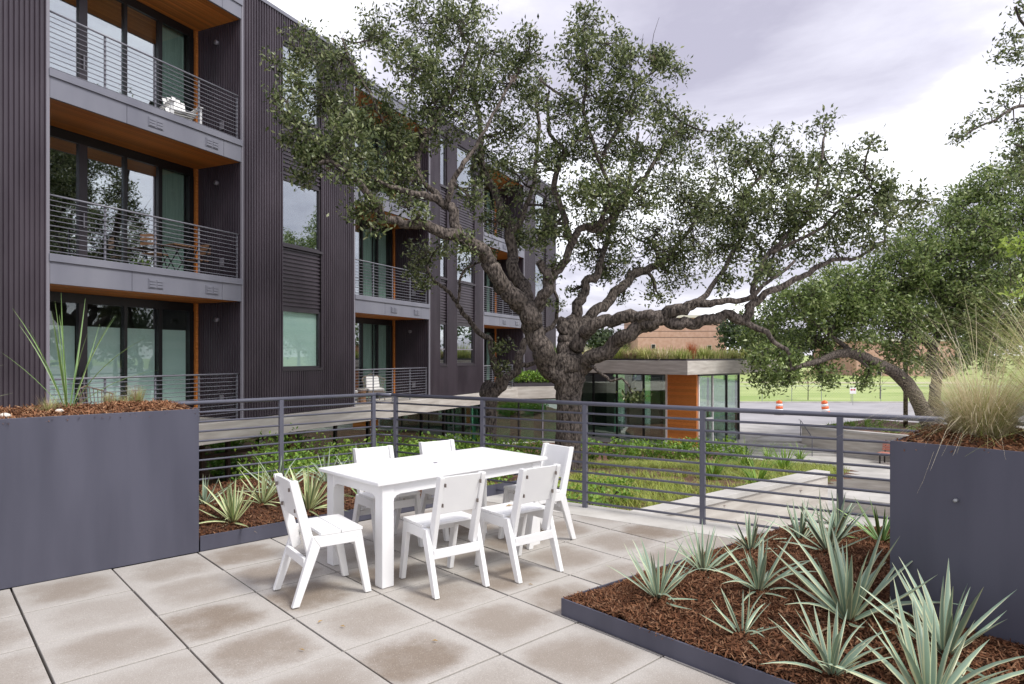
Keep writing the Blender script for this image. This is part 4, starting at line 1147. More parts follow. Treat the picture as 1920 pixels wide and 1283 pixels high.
def tree(name, label, base, Y0, limbs, blobs, leaf_mat, leaf_size, tufts_per, leaves_per, seed, moss=0, depth=3.0, tuft_r=.17, twig_k=1.0, group=None, bare=0):
    """limbs: [[(px,py,width_px,dY)...]...] first is the trunk; blobs: (px,py,r_px[,dY]) leaf masses.
    Every mass is hung on the nearest limb by a bough, boughs carry twigs, twigs carry leaf tufts."""
    rg = random.Random(seed); r = np.random.default_rng(seed)
    root = thing(name, label, 'tree', base, 0, group)
    nodes, nrad = [], []
    for li, L in enumerate(limbs):
        pts = []
        for (x, y, w, dY) in L:
            Y = Y0 + dY
            pts.append((P(x, y, Y), w * Y / F / 2))
        path, rad = smooth_path(pts, 5)
        path = [p + Vector((rg.gauss(0, .05), rg.gauss(0, .05), rg.gauss(0, .05))) * rd for p, rd in zip(path, rad)]
        n = 14 if rad[0] > .12 else 9
        ph = [rg.uniform(0, 6.28) for _ in range(6)]
        for k, rd in enumerate(rad):             # crooked growth
            if li == 0 or k < 2: continue
            am = .2 * rd + .024
            path[k] = path[k] + Vector((math.sin(k * .9 + ph[0]) + math.sin(k * 2.1 + ph[1]) * .5, math.sin(k * .8 + ph[2]) * 1.5, math.sin(k * 1.0 + ph[3]) + math.sin(k * 2.3 + ph[4]) * .5)) * am * .6
        MB().tube(path, rad, n, wob=.07).build('trunk' if li == 0 else 'limb', M_bark, root, off=base, smooth=True)
        if li > 0:
            nodes += path; nrad += rad
        else:
            nodes += path[len(path) // 2:]; nrad += rad[len(path) // 2:]
    nodes_a = np.array([tuple(p) for p in nodes]); nrad = np.array(nrad)
    tw = MB(); tufts = []
    order = sorted(blobs, key=lambda q: min(math.hypot(q[0] - l[0], q[1] - l[1]) for L in limbs for l in L))
    for bl in order:
        x, y, rp = bl[:3]
        c0 = None
        # distance of the mass: near the limb it grows from, plus spread
        best = None
        for L in limbs:
            for (lx, ly, w, dY) in L:
                d = math.hypot(x - lx, y - ly)
                if best is None or d < best[0]: best = (d, dY)
        dY = bl[3] if len(bl) > 3 else best[1] + rg.uniform(-1, 1) * min(depth, .35 + best[0] / F * Y0 * .8)
        Y = Y0 + dY
        c = P(x, y, Y); rad = rp * Y / F
        dd = np.linalg.norm(nodes_a - np.array(tuple(c)), axis=1) + 2.0 * (nrad > .2)
        i = int(np.argmin(dd)); s = Vector(nodes_a[i]); r0 = min(.06, max(.022, nrad[i] * .65)) * twig_k
        mid = s.lerp(c, .5) + Vector((rg.uniform(-.2, .2), rg.uniform(-.2, .2), rg.uniform(-.25, .1))) * (c - s).length * .5
        path, prd = smooth_path([(s, r0), (mid, r0 * .75), (c, r0 * .45)], 5)
        tw.tube(path, prd, 6, caps=False)
        nodes_a = np.vstack([nodes_a, np.array([tuple(p) for p in path[3:]])]); nrad = np.concatenate([nrad, np.array(prd[3:])])
        nt = max(5, int(tufts_per * (rp / 60) ** 2))
        src = path[4:]
        for k in range(nt):
            u = Vector((rg.gauss(0, 1), rg.gauss(0, 1), rg.gauss(0, 1) * .9)).normalized() * rad * rg.uniform(.25, 1.05) ** .7
            e_ = c + u
            a = min(src, key=lambda q: (q - e_).length) if rg.random() < .6 else rg.choice(src)
            m1 = a.lerp(e_, .55) + Vector((rg.uniform(-1, 1), rg.uniform(-1, 1), rg.uniform(-1, .3))) * (e_ - a).length * .16
            rt = max(.0085 * twig_k, r0 * .42)
            tw.tube([a, m1, e_], [rt, rt * .6, rt * .22], 4, caps=False)
            tufts.append(e_)
            if rg.random() < .6: tufts.append(m1.lerp(e_, .45))
            if rg.random() < .5: src = src + [m1]
    for k in range(bare):                    # leafless twig ends standing out of the crown
        p = Vector(tufts[rg.randrange(len(tufts))]); d = Vector((rg.gauss(0, .6), rg.gauss(0, .6), rg.uniform(.2, 1.2))).normalized() * rg.uniform(.25, .75)
        tw.tube([p - d * .3, p + d * .5 + Vector((rg.uniform(-.06, .06), 0, rg.uniform(-.05, .05))), p + d], [.007, .005, .0025], 4, caps=False)
    tw.build('twigs', M_twig, root, off=base)['kind'] = 'stuff'
    T = np.array([tuple(p) for p in tufts])
    pos = np.repeat(T, leaves_per, axis=0) + r.normal(size=(len(T) * leaves_per, 3)) * tuft_r * np.array((1, 1, .75)) * .62
    V, Fc = make_leaves(pos, leaf_size, r)
    np_mesh('foliage', V, Fc, leaf_mat, root, off=base)
    if moss:
        me = None
        for k in range(moss):
            p = Vector(T[rg.randrange(len(T))]) if rg.random() < .45 else Vector(nodes_a[rg.randrange(len(nodes_a))])
            if me is None:
                Vm, Fm = blades(70, .02, .13, 1.0, .003, .8, 3, segs=2)
                o = np_mesh('ball_moss', Vm, Fm, M_moss, root); me = o.data
            else: o = obj('ball_moss', me, root)
            o.location = p - Vector(base); o.rotation_euler = (rg.uniform(0, 6), rg.uniform(0, 6), 0); s = rg.uniform(.5, 1.25); o.scale = (s, s, s)
    return root

# ------------------------------------------------------------------ the big live oak
OB = P(1066, 886, 15.0)
oak_limbs = [
 [(1066, 905, 70, 0), (1066, 870, 56, 0), (1066, 820, 48, 0), (1067, 760, 47, 0), (1068, 722, 53, 0), (1068, 690, 60, 0), (1066, 664, 46, 0)],
 [(1062, 712, 48, 0), (1032, 684, 44, -.1), (1010, 640, 40, -.25), (994, 598, 39, -.4), (978, 570, 36, -.55), (955, 550, 33, -.7), (932, 523, 30, -.9), (916, 487, 29, -1.1), (887, 460, 27, -1.3), (854, 445, 24, -1.5), (799, 424, 18, -1.9), (756, 418, 17, -2.1), (722, 408, 15, -2.3), (705, 380, 14, -2.5), (671, 342, 12, -2.7), (628, 307, 9, -2.9), (594, 305, 6, -3.0)],
 [(856, 446, 22, -1.5), (851, 400, 18, -1.4), (826, 377, 16, -1.4), (773, 362, 13, -1.7), (730, 350, 9, -2.0), (696, 333, 6, -2.2)],
 [(826, 377, 13, -1.4), (806, 352, 11, -1.2), (783, 320, 9, -1.0), (795, 265, 8, -.8), (830, 205, 7, -.7), (862, 150, 5, -.6), (880, 80, 4, -.5)],
 [(838, 385, 13, -1.4), (846, 350, 11, -1.5), (864, 314, 10, -1.5), (886, 284, 8, -1.4), (925, 215, 6, -1.2), (960, 150, 5, -1.0)],
 [(783, 322, 7, -1.0), (740, 260, 6, -1.3), (700, 190, 5, -1.5), (655, 110, 4, -1.6), (640, 70, 3, -1.6)],
 [(992, 585, 34, -.3), (985, 548, 28, -.1), (966, 512, 24, .1), (959, 470, 21, .25), (955, 425, 18, .35), (940, 395, 15, .5), (927, 359, 14, .7), (902, 300, 12, .9), (903, 256, 10, 1.0), (890, 170, 7, 1.1), (905, 90, 5, 1.1)],
 [(958, 440, 12, .3), (985, 395, 10, .6), (1000, 340, 8, .9), (1010, 250, 7, 1.2), (1000, 165, 5, 1.3)],
 [(993, 590, 30, -.3), (1012, 566, 24, -.5), (1028, 543, 20, -.6), (1029, 522, 17, -.7), (1016, 500, 15, -.7), (1012, 492, 14, -.7)],
 [(1027, 535, 17, -.5), (1045, 508, 16, -.5), (1062, 484, 15, -.5), (1074, 452, 14, -.5), (1090, 428, 13, -.4), (1126, 428, 12, -.4), (1166, 385, 10, -.3), (1200, 342, 9, -.2), (1247, 274, 7, 0), (1280, 230, 4, .1)],
 [(1100, 427, 10, -.4), (1130, 410, 9, -.8), (1143, 350, 8, -1.0), (1118, 290, 7, -1.1), (1095, 205, 7, -1.1), (1100, 130, 5, -1.1), (1092, 50, 4, -1.1)],
 [(1095, 205, 6, -1.1), (1060, 185, 5, -1.2), (1012, 150, 4, -1.2)],
 [(1130, 290, 7, -1.0), (1165, 230, 6, -.9), (1190, 170, 5, -.8), (1240, 120, 3, -.8)],
 [(1066, 672, 42, 0), (1065, 648, 34, .1), (1070, 615, 28, .2), (1079, 592, 22, .3), (1090, 560, 18, .4), (1101, 527, 16, .5), (1121, 514, 14, .6), (1128, 480, 11, .8), (1150, 420, 9, 1.1), (1180, 340, 7, 1.4), (1195, 250, 5, 1.6)],
 [(1060, 640, 30, .1), (1057, 612, 24, .1), (1056, 602, 21, .1)],
 [(1076, 630, 24, .2), (1097, 603, 21, .5), (1119, 583, 20, .7), (1149, 557, 18, 1.0), (1175, 527, 17, 1.2), (1202, 508, 16, 1.4), (1236, 497, 13, 1.6), (1262, 470, 9, 1.8), (1300, 420, 7, 2.0), (1340, 350, 5, 2.2)],
 [(1080, 655, 30, -.1), (1092, 630, 25, -.3), (1115, 610, 24, -.5), (1157, 598, 24, -.8), (1194, 593, 24, -1.1), (1225, 595, 25, -1.3), (1265, 585, 25, -1.5), (1292, 574, 20, -1.6), (1340, 566, 13, -1.8), (1392, 563, 10, -2.0), (1440, 530, 7, -2.2), (1490, 490, 5, -2.3)],
 [(1082, 695, 36, -.1), (1100, 678, 31, -.3), (1138, 657, 28, -.6), (1175, 628, 28, -.9), (1213, 609, 27, -1.2), (1245, 600, 26, -1.35), (1275, 608, 22, -1.5), (1310, 604, 21, -1.6), (1340, 599, 20, -1.7), (1368, 592, 19, -1.75), (1392, 602, 19, -1.8), (1404, 582, 17, -1.8), (1422, 560, 14, -1.8), (1457, 541, 12, -1.8), (1495, 523, 11, -1.7), (1530, 503, 10, -1.6), (1557, 489, 8, -1.5), (1609, 482, 6, -1.4), (1660, 450, 4, -1.3)],
 [(1395, 603, 13, -1.8), (1430, 620, 11, -2.0), (1457, 644, 9, -2.1), (1481, 664, 6, -2.2)],
 [(1414, 566, 12, -1.8), (1420, 513, 10, -1.6), (1444, 475, 9, -1.5), (1475, 441, 9, -1.3), (1512, 412, 7, -1.2), (1532, 350, 6, -1.1), (1545, 260, 4, -1.0)],
 [(1300, 574, 12, -1.6), (1330, 545, 10, -1.3), (1356, 505, 9, -1.0), (1388, 450, 8, -.7), (1400, 370, 7, -.5), (1450, 300, 4, -.3)],
 [(1444, 475, 7, -1.5), (1520, 440, 6, -1.8), (1580, 390, 5, -2.0), (1640, 340, 4, -2.1)],
 [(1062, 287, 9, -.8), (1048, 305, 10, -.7), (1040, 350, 11, -.6), (1058, 410, 12, -.5), (1072, 455, 13, -.5)],
 [(1062, 287, 8, -.8), (1036, 258, 7, -.9), (1026, 215, 6, -1.0), (1030, 170, 4, -1.0)],
 [(1104, 690, 9, -.3), (1120, 693, 6, -.8), (1140, 712, 5, -1.1), (1165, 712, 4, -1.3), (1182, 725, 3, -1.4)],
]
oak_blobs = [(575, 95, 52), (640, 115, 58), (600, 190, 58), (700, 205, 60), (650, 262, 60), (560, 262, 44), (720, 290, 55), (610, 298, 48), (540, 190, 34), (520, 120, 26),
 (780, 250, 55), (684, 330, 45), (760, 338, 45), (560, 330, 26), (720, 66, 56), (790, 45, 60), (862, 55, 62), (925, 95, 55), (770, 130, 62), (850, 140, 64), (930, 170, 62), (990, 100, 38), (1002, 160, 40),
 (862, 220, 62), (940, 250, 56), (805, 200, 50), (905, 315, 44), (972, 330, 54), (1095, 48, 42), (1090, 108, 52), (1148, 82, 42), (1182, 130, 52), (1235, 118, 40), (1110, 180, 62), (1190, 200, 62), (1050, 215, 46),
 (1252, 205, 48), (1045, 290, 46), (1130, 270, 68), (1220, 280, 68), (1300, 262, 50), (1020, 385, 48), (1100, 360, 58), (1180, 365, 68), (1270, 355, 68), (1340, 300, 52), (1352, 248, 32), (1400, 300, 52), (1452, 288, 50),
 (1542, 238, 28), (1504, 300, 46), (1562, 318, 46), (1620, 330, 44), (1636, 262, 20), (1382, 380, 68), (1462, 378, 62), (1542, 392, 60), (1624, 398, 52), (1684, 392, 40), (1722, 380, 24), (1300, 445, 68), (1390, 462, 64), (1222, 452, 62), (1484, 458, 52),
 (1564, 456, 46), (1640, 455, 36), (1105, 470, 50), (1150, 500, 40), (1282, 520, 42), (1362, 525, 30), (1440, 515, 34), (1010, 455, 36), (965, 450, 26), (868, 452, 28), (700, 395, 34), (760, 390, 30), (1080, 540, 20), (1245, 490, 42),
 (930, 415, 36), (880, 360, 36), (1035, 500, 24), (660, 400, 18), (1190, 740, 16), (1040, 420, 34), (1130, 420, 44), (1170, 550, 24), (1230, 545, 26)]
_r = random.Random(77)
for (x, y, q) in list(oak_blobs):
    if q < 30 or _r.random() < .25: continue
    a_ = _r.uniform(0, 6.28); oak_blobs.append((x + math.cos(a_) * q * .95, y + math.sin(a_) * q * .85, q * _r.uniform(.45, .7)))
tree('live_oak', 'big spreading live oak with forked trunk just beyond the railing', OB, 15.0, oak_limbs, oak_blobs, M_oak, .104, 38, 19, 3, moss=80, tuft_r=.165, bare=150)
# its small neighbour on the left
small_limbs = [
 [(919, 870, 28, 0), (919, 823, 23, 0), (919, 770, 24, 0), (917, 742, 32, 0), (914, 728, 34, 0)],
 [(920, 742, 22, 0), (936, 724, 18, 0), (932, 695, 13, -.1), (922, 669, 11, -.2), (919, 639, 10, -.3), (896, 621, 10, -.4), (872, 591, 9, -.5), (854, 565, 8, -.6), (835, 541, 7, -.7), (815, 528, 6, -.8), (800, 500, 5, -.9)],
 [(928, 735, 20, 0), (951, 712, 17, .2), (970, 688, 16, .4), (977, 655, 14, .6), (990, 636, 11, .8), (1022, 622, 9, 1.0), (1042, 600, 8, 1.2), (1045, 566, 6, 1.3), (1030, 530, 5, 1.4)],
 [(968, 688, 10, .4), (1000, 680, 9, .6), (1020, 668, 6, .8)],
 [(858, 570, 6, -.6), (862, 535, 5, -.7), (872, 505, 4, -.8), (905, 490, 4, -.9)]]
tree('small_oak', 'thin forked oak with a cut stub left of the big live oak', P(919, 862, 16.6), 16.6, small_limbs,
     [(800, 478, 40), (775, 500, 30), (830, 455, 24), (790, 530, 18), (880, 485, 26), (910, 470, 20), (1045, 560, 22), (1020, 520, 26), (940, 650, 14), (945, 690, 10)], M_oak, .11, 36, 18, 8, moss=4, tuft_r=.16)
# dense oak on the right, beyond the garden wall
right_limbs = [
 [(1748, 830, 34, 0), (1742, 798, 28, 0), (1727, 766, 26, 0), (1706, 726, 26, -.1), (1678, 699, 23, -.3), (1640, 681, 21, -.6), (1604, 664, 20, -.9), (1570, 664, 15, -1.2), (1534, 677, 11, -1.4), (1490, 690, 8, -1.6), (1440, 702, 4, -1.8)],
 [(1752, 800, 26, .2), (1756, 766, 23, .3), (1752, 740, 20, .4), (1757, 715, 18, .5), (1750, 680, 16, .6), (1752, 640, 14, .7), (1778, 600, 11, .9), (1800, 540, 8, 1.0), (1820, 440, 5, 1.0)],
 [(1754, 660, 13, .6), (1720, 630, 10, .4), (1690, 580, 8, .2), (1640, 540, 6, 0)],
 [(1760, 620, 10, .8), (1830, 580, 8, 1.2), (1890, 540, 6, 1.5), (1960, 500, 4, 1.6)],
 [(1600, 664, 11, -.9), (1560, 630, 8, -.9), (1510, 600, 6, -.9), (1460, 590, 4, -.9)]]
right_blobs = [(1440, 600, 50), (1500, 560, 60), (1580, 540, 70), (1660, 540, 72), (1740, 545, 72), (1820, 520, 76), (1900, 520, 80), (1432, 672, 42), (1478, 700, 34), (1530, 640, 56), (1600, 605, 66), (1682, 620, 64), (1762, 610, 56),
 (1552, 706, 26), (1620, 712, 24), (1430, 716, 22), (1850, 600, 66), (1910, 620, 66), (1762, 460, 66), (1840, 430, 76), (1915, 420, 80), (1700, 482, 56), (1794, 392, 44), (1862, 352, 56), (1918, 300, 54), (1980, 470, 80), (1980, 580, 80), (1420, 640, 32), (1700, 680, 26), (1780, 680, 30), (1850, 680, 34), (1990, 350, 70), (1625, 560, 50), (1550, 580, 50), (1690, 560, 50), (1800, 570, 60)]
for (x, y, q) in list(right_blobs):
    if _r.random() < .3: continue
    a_ = _r.uniform(2.6, 6.6); right_blobs.append((x + math.cos(a_) * q * 1.0, y + math.sin(a_) * q * .9, q * _r.uniform(.28, .5)))
tree('dense_oak', 'dense bright green oak with leaning trunks behind the garden wall', P(1750, 822, 30), 30.0, right_limbs, right_blobs, M_oak2, .20, 62, 22, 12, moss=8, depth=4.5, tuft_r=.34, twig_k=1.6)
# branch tips of a nearer oak that stands outside the frame
near_limbs = [
 [(2160, 900, 70, 0), (2150, 600, 60, 0), (2130, 380, 44, 0), (2090, 240, 26, 0), (2040, 120, 16, 0), (1990, 40, 8, 0)],
 [(2100, 260, 18, 0), (2030, 220, 11, -.1), (1960, 190, 8, -.2), (1900, 205, 6, -.2), (1850, 232, 4, -.3), (1800, 258, 2.5, -.3)],
 [(2050, 140, 12, 0), (1980, 110, 8, 0), (1925, 60, 5, .1), (1905, 10, 4, .1)],
 [(2110, 320, 16, 0), (2020, 310, 9, .2), (1950, 290, 6, .3), (1900, 270, 4, .3)]]
near_blobs = [(1912, 15, 20, .1), (1898, 70, 16, .1), (1884, 100, 20, 0), (1910, 110, 20, 0), (1908, 165, 16, -.2), (1882, 190, 20, -.2), (1852, 212, 16, -.3), (1822, 236, 13, -.3), (1796, 258, 9, -.3), (1902, 232, 22, -.1), (1902, 285, 24, .3), (1925, 330, 30, .3),
 (1960, 60, 40, 0), (1970, 160, 40, 0), (1980, 260, 40, 0), (2060, 120, 60, 0), (2090, 250, 60, 0), (2120, 60, 60, .5), (2180, 200, 70, .5), (2050, 380, 50, .3)]
tree('near_oak', 'oak branches reaching in from the upper right frame edge', P(2160, 900, 13), 13.0, near_limbs, near_blobs, M_oak, .10, 44, 14, 21, tuft_r=.15, twig_k=.6)
# lime-leaved sapling at the right frame edge
sp_l = [[(2040, 860, 12, 0), (2020, 700, 10, 0), (1990, 560, 7, 0), (1950, 480, 4, 0), (1890, 455, 2, 0)], [(1995, 570, 5, 0), (1940, 545, 3, 0), (1895, 552, 2, 0)]]
tree('lime_sapling', 'sapling with bright lime leaves at the right frame edge', P(2040, 860, 7.5), 7.5, sp_l, [(1900, 462, 16, 0), (1885, 458, 9, 0), (1915, 448, 14, 0), (1905, 552, 13, 0), (1940, 470, 30, 0), (1950, 540, 30, 0)], M_lime, .075, 26, 4, 33, tuft_r=.07, twig_k=.25)

# ------------------------------------------------------------------ planting of the garden bank
def scatter(n, box_, cond, seed):
    r = random.Random(seed); out = []
    while len(out) < n:
        x, y = r.uniform(box_[0], box_[1]), r.uniform(box_[2], box_[3])
        if all(garden_in(x + a, y + c) for a, c in ((0, 0), (.3, -.3), (.3, 0), (0, -.3))) and cond(x, y): out.append((x, y))
    return out
V, Fc = [], []
o_ = 0
for (x, y) in scatter(2700, (-2.5, 8.5, 7, 21), lambda x, y: (x > .9 or y < 11.5) and math.sin(x * 1.3 + y) + math.sin(y * 1.4) > -1.35 and not (13.6 < y < 16.5 and x < 4), 4):
    v, f = blades(20, .06, .24, .65, .007, .7, int(x * 977 + y * 131) % 99991, segs=2)
    v = v + np.array((x, y, gz(x, y))); V.append(v); Fc.append(f + o_); o_ += len(v)
o = np_mesh('sedge_ground_cover', np.vstack(V), np.vstack(Fc), M_sedge); tag(o, 'low yellow green sedge covering the garden bank', 'ground cover', kind='stuff')
sh = [(x, y) for (x, y) in [(-4.6, 18.0), (-3.5, 17.2), (-2.6, 18.6), (-1.6, 17.4), (-.6, 18.8), (.4, 19.6), (-5.6, 19.5), (-4.0, 20.5), (-2.2, 21), (2.6, 22.4), (3.6, 21.8), (4.5, 22.6), (5.4, 21.9), (6.3, 22.5), (7.2, 22.0), (-1.2, 9.4), (-.2, 9.2), (.9, 8.7), (1.4, 9.6), (-2.6, 10.6), (-1.9, 12.0), (-3.5, 11.6), (-2.9, 12.6), (-2.2, 13.2), (-1.3, 13.4), (-4.3, 12.9), (-.4, 12.8), (-5.2, 14.2), (-4.4, 15.2), (-3.4, 14.6), (-3.0, 16.0), (-5.6, 15.9), (-2.0, 15.2), (-1.0, 15.8)]]
names = ['left of the small oak', 'in front of the lower glass', 'below the balcony slab', 'near the small oak trunk', 'between the two oaks', 'behind the big oak', 'at the lower wall', 'far left in the bank', 'by the low wing', 'at the pavilion, first from the oak', 'at the pavilion, second from the oak', 'at the pavilion, middle of its glass', 'at the pavilion, under the last left pane', 'at the foot of the cedar wall', 'at the pavilion corner', 'just beyond the railing corner', 'beyond the railing behind the table', 'beyond the railing post behind the far end chair', 'at the bank edge near the railing', 'left of the railing corner', 'lower left of the bank', 'tall, outside the left railing', 'tall, second outside the left railing', 'tall, outside the railing corner', 'tall, right of the railing corner', 'tall, below the concrete slab edge', 'tall, left of the small oak trunk', 'deep under the concrete slab edge, first', 'in front of the lower glazing, left part', 'in front of the lower glazing, near the brown pier', 'in front of the lower glazing, middle part', 'nearest the lower cedar wall', 'halfway down the bank left of the small oak', 'at the foot of the small oak']
for k, ((x, y), nm) in enumerate(zip(sh, names)):
    far = y > 15
    shrub('leafy_shrub', 'bright green leafy shrub ' + nm, 'shrub', (x, y, gz(x, y)), *((.8, .7, max(.5, (-.22 - gz(x, y)) / 1.08), 1300, .09) if k >= 21 else (.62, .5, .75, 900, .11) if far else (.4, .4, .45, 500, .07)), M_shrub, 100 + k, 'shrubs on the garden bank')
for k, (x, y, l) in enumerate(((1395, 880, 'left of the steps'), (1418, 915, 'nearest the coping of the retaining wall'), (1470, 885, 'by the end of the retaining wall'), (1440, 862, 'in front of the steps'), (1335, 900, 'in the middle of the mulch strip'), (1500, 862, 'furthest right on the bank'))):
    Y = 14.5
    for _ in range(30):
        X = (x - HX) / F * Y; z = gz(X, Y); Yn = (EYE - z) * F / (y - HY); Y += (Yn - Y) * .5
    X = (x - HX) / F * Y
    tuft('strap_leaf_plant', 'arching strap leaved plant on the bank ' + l, 'plant', (X, Y, gz(X, Y)), [('leaves', M_shrub, (70, .08, .75, .55, .018, .6, 300 + k))], 'strap leaved plants')
# shrubs of the roof planter
for k in range(4):
    q = lk0 + lkd * (1.15 + k * .52) + Vector((-lkd.y, lkd.x)) * .45
    shrub('roof_shrub', ('leftmost', 'second', 'third', 'rightmost')[k] + ' bright shrub in the planter on the low wing', 'shrub', (q.x, q.y, .35), .38, .38, .55, 500, .11, M_shrub, 200 + k, 'shrubs in the roof planter')
# bed behind the bench wall
V, Fc = [], []; o_ = 0
rg = random.Random(9)
for k in range(420):
    t, d = rg.uniform(.3, 16), rg.uniform(1.2, 6.5)
    q = W2A + W2D * t + Vector((-W2D.y, W2D.x)) * d
    v, f = blades(14, .1, .28, .6, .014, .6, k + 5000, segs=2); v = v + np.array((q.x, q.y, -1.83)); V.append(v); Fc.append(f + o_); o_ += len(v)
tag(np_mesh('grass_ground_cover', np.vstack(V), np.vstack(Fc), M_shrub), 'green grassy ground cover in the bed behind the bench wall', 'ground cover', kind='stuff')

# ------------------------------------------------------------------ street side things
def barrel(p, label, lean):
    b_ = thing('traffic_barrel', label, 'barrel', p, 0, 'traffic barrels'); b_.rotation_euler = (0, lean, 0)
    z = .06
    MB().tube([(0, 0, 0), (0, 0, .06)], [.36, .35], 20).build('base', M_frame, b_)
    for k in range(5):
        r0 = .29 - .018 * k
        MB().tube([(0, 0, z), (0, 0, z + .19)], [r0, r0 - .012], 20).build('orange_band' if k % 2 == 0 else 'white_band', M_orange if k % 2 == 0 else M_stripe, b_, smooth=True)
        z += .1902
    MB().tube([(0, 0, z), (0, 0, z + .05)], [.1, .1], 10).build('handle', M_orange, b_)
q = G(1461, 795, -2.735); s = 48.3
barrel(((1461 - HX) / F * s, s, -2.735), 'upright orange and white traffic barrel on the street', 0)
barrel(((1549 - HX) / F * s, s, -2.735), 'tilted orange and white traffic barrel on the street', -.14)
fn = thing('chain_link_fence', 'thin chain link fence along the foot of the lawn', 'fence', (0, 62, -2.75))
MB().tube([(12, 0, 1.5), (52, 0, 1.5)], [.025, .025], 6).build('top_rail', M_galv, fn)
for k in range(15): MB().tube([(12.4 + 2.8 * k, 0, 0), (12.4 + 2.8 * k, 0, 1.52)], [.03, .03], 6).build('post', M_galv, fn)
m = MB()
for k in range(0, 160):
    x = 12 + k * .25
    m.tube([(x, 0, .02), (x + 1.45, 0, 1.48)], [.004, .004], 3, caps=False); m.tube([(x + 1.45, .01, .02), (x, .01, 1.48)], [.004, .004], 3, caps=False)
m.build('wire_mesh', M_galv, fn)
sg = thing('road_sign', 'small white road sign with red marks before the lawn', 'sign', ((1599 - HX) / F * 58, 58, -2.75))
MB().tube([(0, 0, 0), (0, 0, 1.3)], [.025, .025], 6).build('post', M_galv, sg)
pl_ = MB().box(-.28, .28, -.035, -.027, 1.0, 1.55).build('plate', M_stripe, sg)
for x0 in (-.2, .04): MB().box(x0, x0 + .16, -.042, -.0355, 1.28, 1.42).build('red_mark', M_red, pl_)
pole = thing('utility_pole', 'dark brown pole in front of the leaning oak trunk', 'pole', ((1698 - HX) / F * 31.5, 31.5, -1.83))
MB().tube([(0, 0, 0), (0, 0, 6.6)], [.10, .09], 14).build('shaft', M_pole, pole, smooth=True)
for k, (z, l) in enumerate(((6.6, 'uppermost'), (6.0, 'second'), (5.3, 'third'), (4.6, 'lowest'))):
    m = MB(); pts = []
    for t in range(21):
        u = t / 20; pts.append((-40 + 110 * u, 72 + 6 * u, z - 4 * .9 * u * (1 - u)))
    m.tube(pts, [.03] * 21, 4, caps=False)
    tag(m.build('power_line', M_frame), l + ' of the thin power lines beyond the pavilion roof', 'cable', 'power lines')
def bare_tree(name, label, x, y, Y, h, leaves=0, mat=None, seed=1):
    p = ((x - HX) / F * Y, Y, lawn_z(Y)); r = random.Random(seed)
    root = thing(name, label, 'tree', p)
    MB().tube([(0, 0, 0), (.02, 0, h * .45), (0, 0, h)], [.05, .035, .012], 6).build('trunk', M_twig, root)
    m = MB(); tips = []
    for k in range(16):
        z = h * r.uniform(.3, .9); a = r.uniform(0, 6.28); l = h * .42 * (1.1 - z / h)
        e_ = (math.cos(a) * l, math.sin(a) * l, z + l * .9); m.tube([(0, 0, z), e_], [.018, .006], 4, caps=False); tips.append(e_)
    m.build('branches', M_twig, root)
    if leaves:
        rr = np.random.default_rng(seed); T = np.repeat(np.array(tips), leaves, axis=0) + rr.normal(size=(len(tips) * leaves, 3)) * .28
        Vl, Fl = make_leaves(T, .16, rr, .6); np_mesh('foliage', Vl, Fl, mat, root)
bare_tree('bare_sapling', 'bare young tree on the lawn beside the pole', 1650, 755, 66, 4.0, seed=3)
bare_tree('brown_sapling', 'young tree with brown leaves on the lawn between the barrels', 1515, 762, 64, 2.9, 22, M_dry, 5)
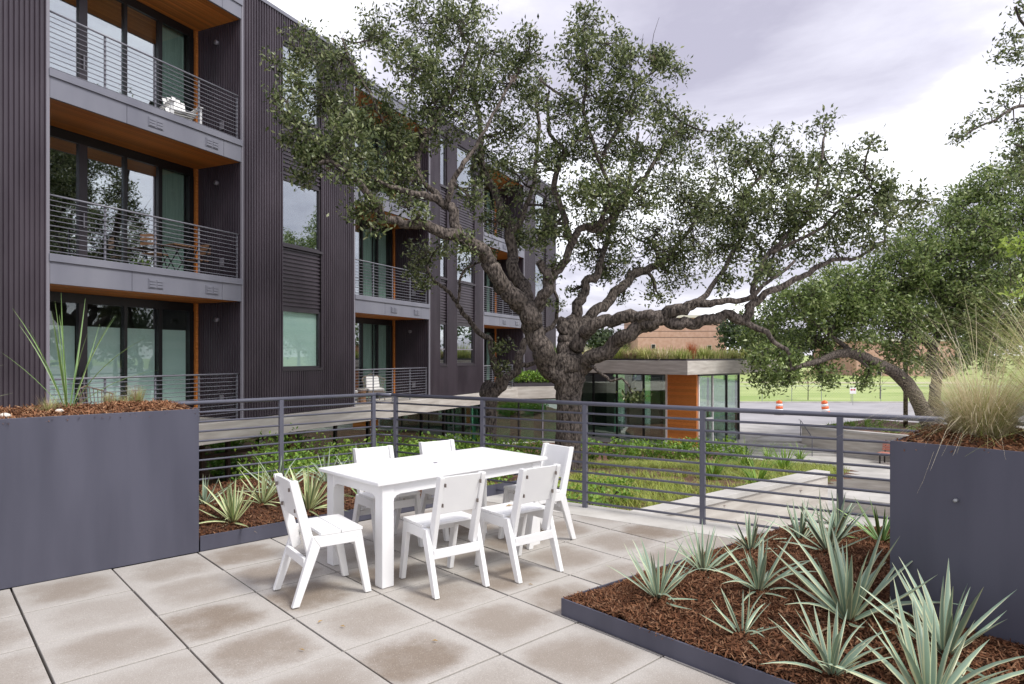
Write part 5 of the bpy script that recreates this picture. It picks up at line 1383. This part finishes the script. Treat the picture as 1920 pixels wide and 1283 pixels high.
# brick buildings across the lawn
def brick_house(label, x0, x1, ytop, ybase, Y, wins, mat=M_brick):
    X0, X1 = (x0 - HX) / F * Y, (x1 - HX) / F * Y; zt = EYE - (ytop - HY) / F * Y; zb = lawn_z(Y) - .5
    h = thing('brick_building', label, 'building', ((X0 + X1) / 2, Y, zb)); W = (X1 - X0) / 2
    MB().box(-W, W, 0, 16, 0, zt - zb).build('wall', mat, h)
    MB().box(-W - .3, W + .3, -.3, 16.3, zt - zb + .001, zt - zb + .5).build('roof', M_pale, h)
    for (wx, wy, ww, wh) in wins:
        X = (wx - HX) / F * Y - (X0 + X1) / 2; Z = EYE - (wy - HY) / F * Y - zb; hw, hh = ww / F * Y / 2, wh / F * Y / 2
        w_ = MB().box(X - hw, X + hw, -.12, -.002, Z - hh, Z + hh).build('window', M_pale, h)
        MB().box(X - hw * .8, X + hw * .8, -.15, -.1205, Z - hh * .85, Z + hh * .85).build('pane', M_frame, w_)
    return h
brick_house('large plain orange brick building behind the planted roof', 1196, 1362, 596, 668, 130, [(1225, 650, 8, 9), (1330, 652, 8, 9)])
h = brick_house('orange brick house with dark windows beyond the lawn', 1606, 1790, 640, 722, 112, [(1629, 702, 8, 20), (1648, 704, 9, 22), (1690, 704, 9, 22), (1740, 704, 9, 22)])
brick_house('pale low building far left of the large brick one', 1085, 1190, 650, 668, 150, [(1110, 660, 6, 8), (1140, 660, 6, 8)], M_pale)
def far_tree(label, x, ytop, Y, wpx, seed):
    r = np.random.default_rng(seed); zb = lawn_z(Y); zt = EYE - (ytop - HY) / F * Y; X = (x - HX) / F * Y; w = wpx / F * Y / 2; hgt = zt - zb
    root = thing('distant_tree', label, 'tree', (X, Y, zb), 0, 'trees beyond the lawn')
    MB().tube([(0, 0, 0), (0, 0, hgt * .6)], [.35, .2], 8).build('trunk', M_bark, root)
    n = 2600; u = r.normal(size=(n, 3)); u /= np.linalg.norm(u, axis=1)[:, None]
    ls = r.normal(size=(14, 3)) * np.array((w * .5, w * .4, hgt * .16)) + np.array((0, 0, hgt * .62))
    pos = ls[r.integers(0, 14, n)] + u * r.uniform(.3, 1, n)[:, None] * np.array((w * .45, w * .45, hgt * .26))
    pos[:, 2] = np.minimum(pos[:, 2], hgt)
    Vl, Fl = make_leaves(pos, .8, r, .6); np_mesh('crown', Vl, Fl, M_far, root)
for a in (('rounded tree left of the large brick building', 1140, 612, 140, 70, 1), ('dark tree right of the large brick building', 1392, 600, 118, 90, 2), ('tree behind the dense oak on the left side', 1460, 620, 135, 90, 3), ('tall tree behind the brick house', 1850, 590, 150, 160, 4),
          ('tree at the right end of the street', 2300, 500, 75, 300, 7), ('big tree further right along the street', 2900, 470, 60, 420, 8), ('tree beside the courtyard out on the right', 4300, 400, 30, 700, 9),
          ('tree at the far left beyond the pavilion', 1075, 625, 160, 60, 5), ('tree right of the brick house', 1790, 640, 130, 60, 6)): far_tree(*a)
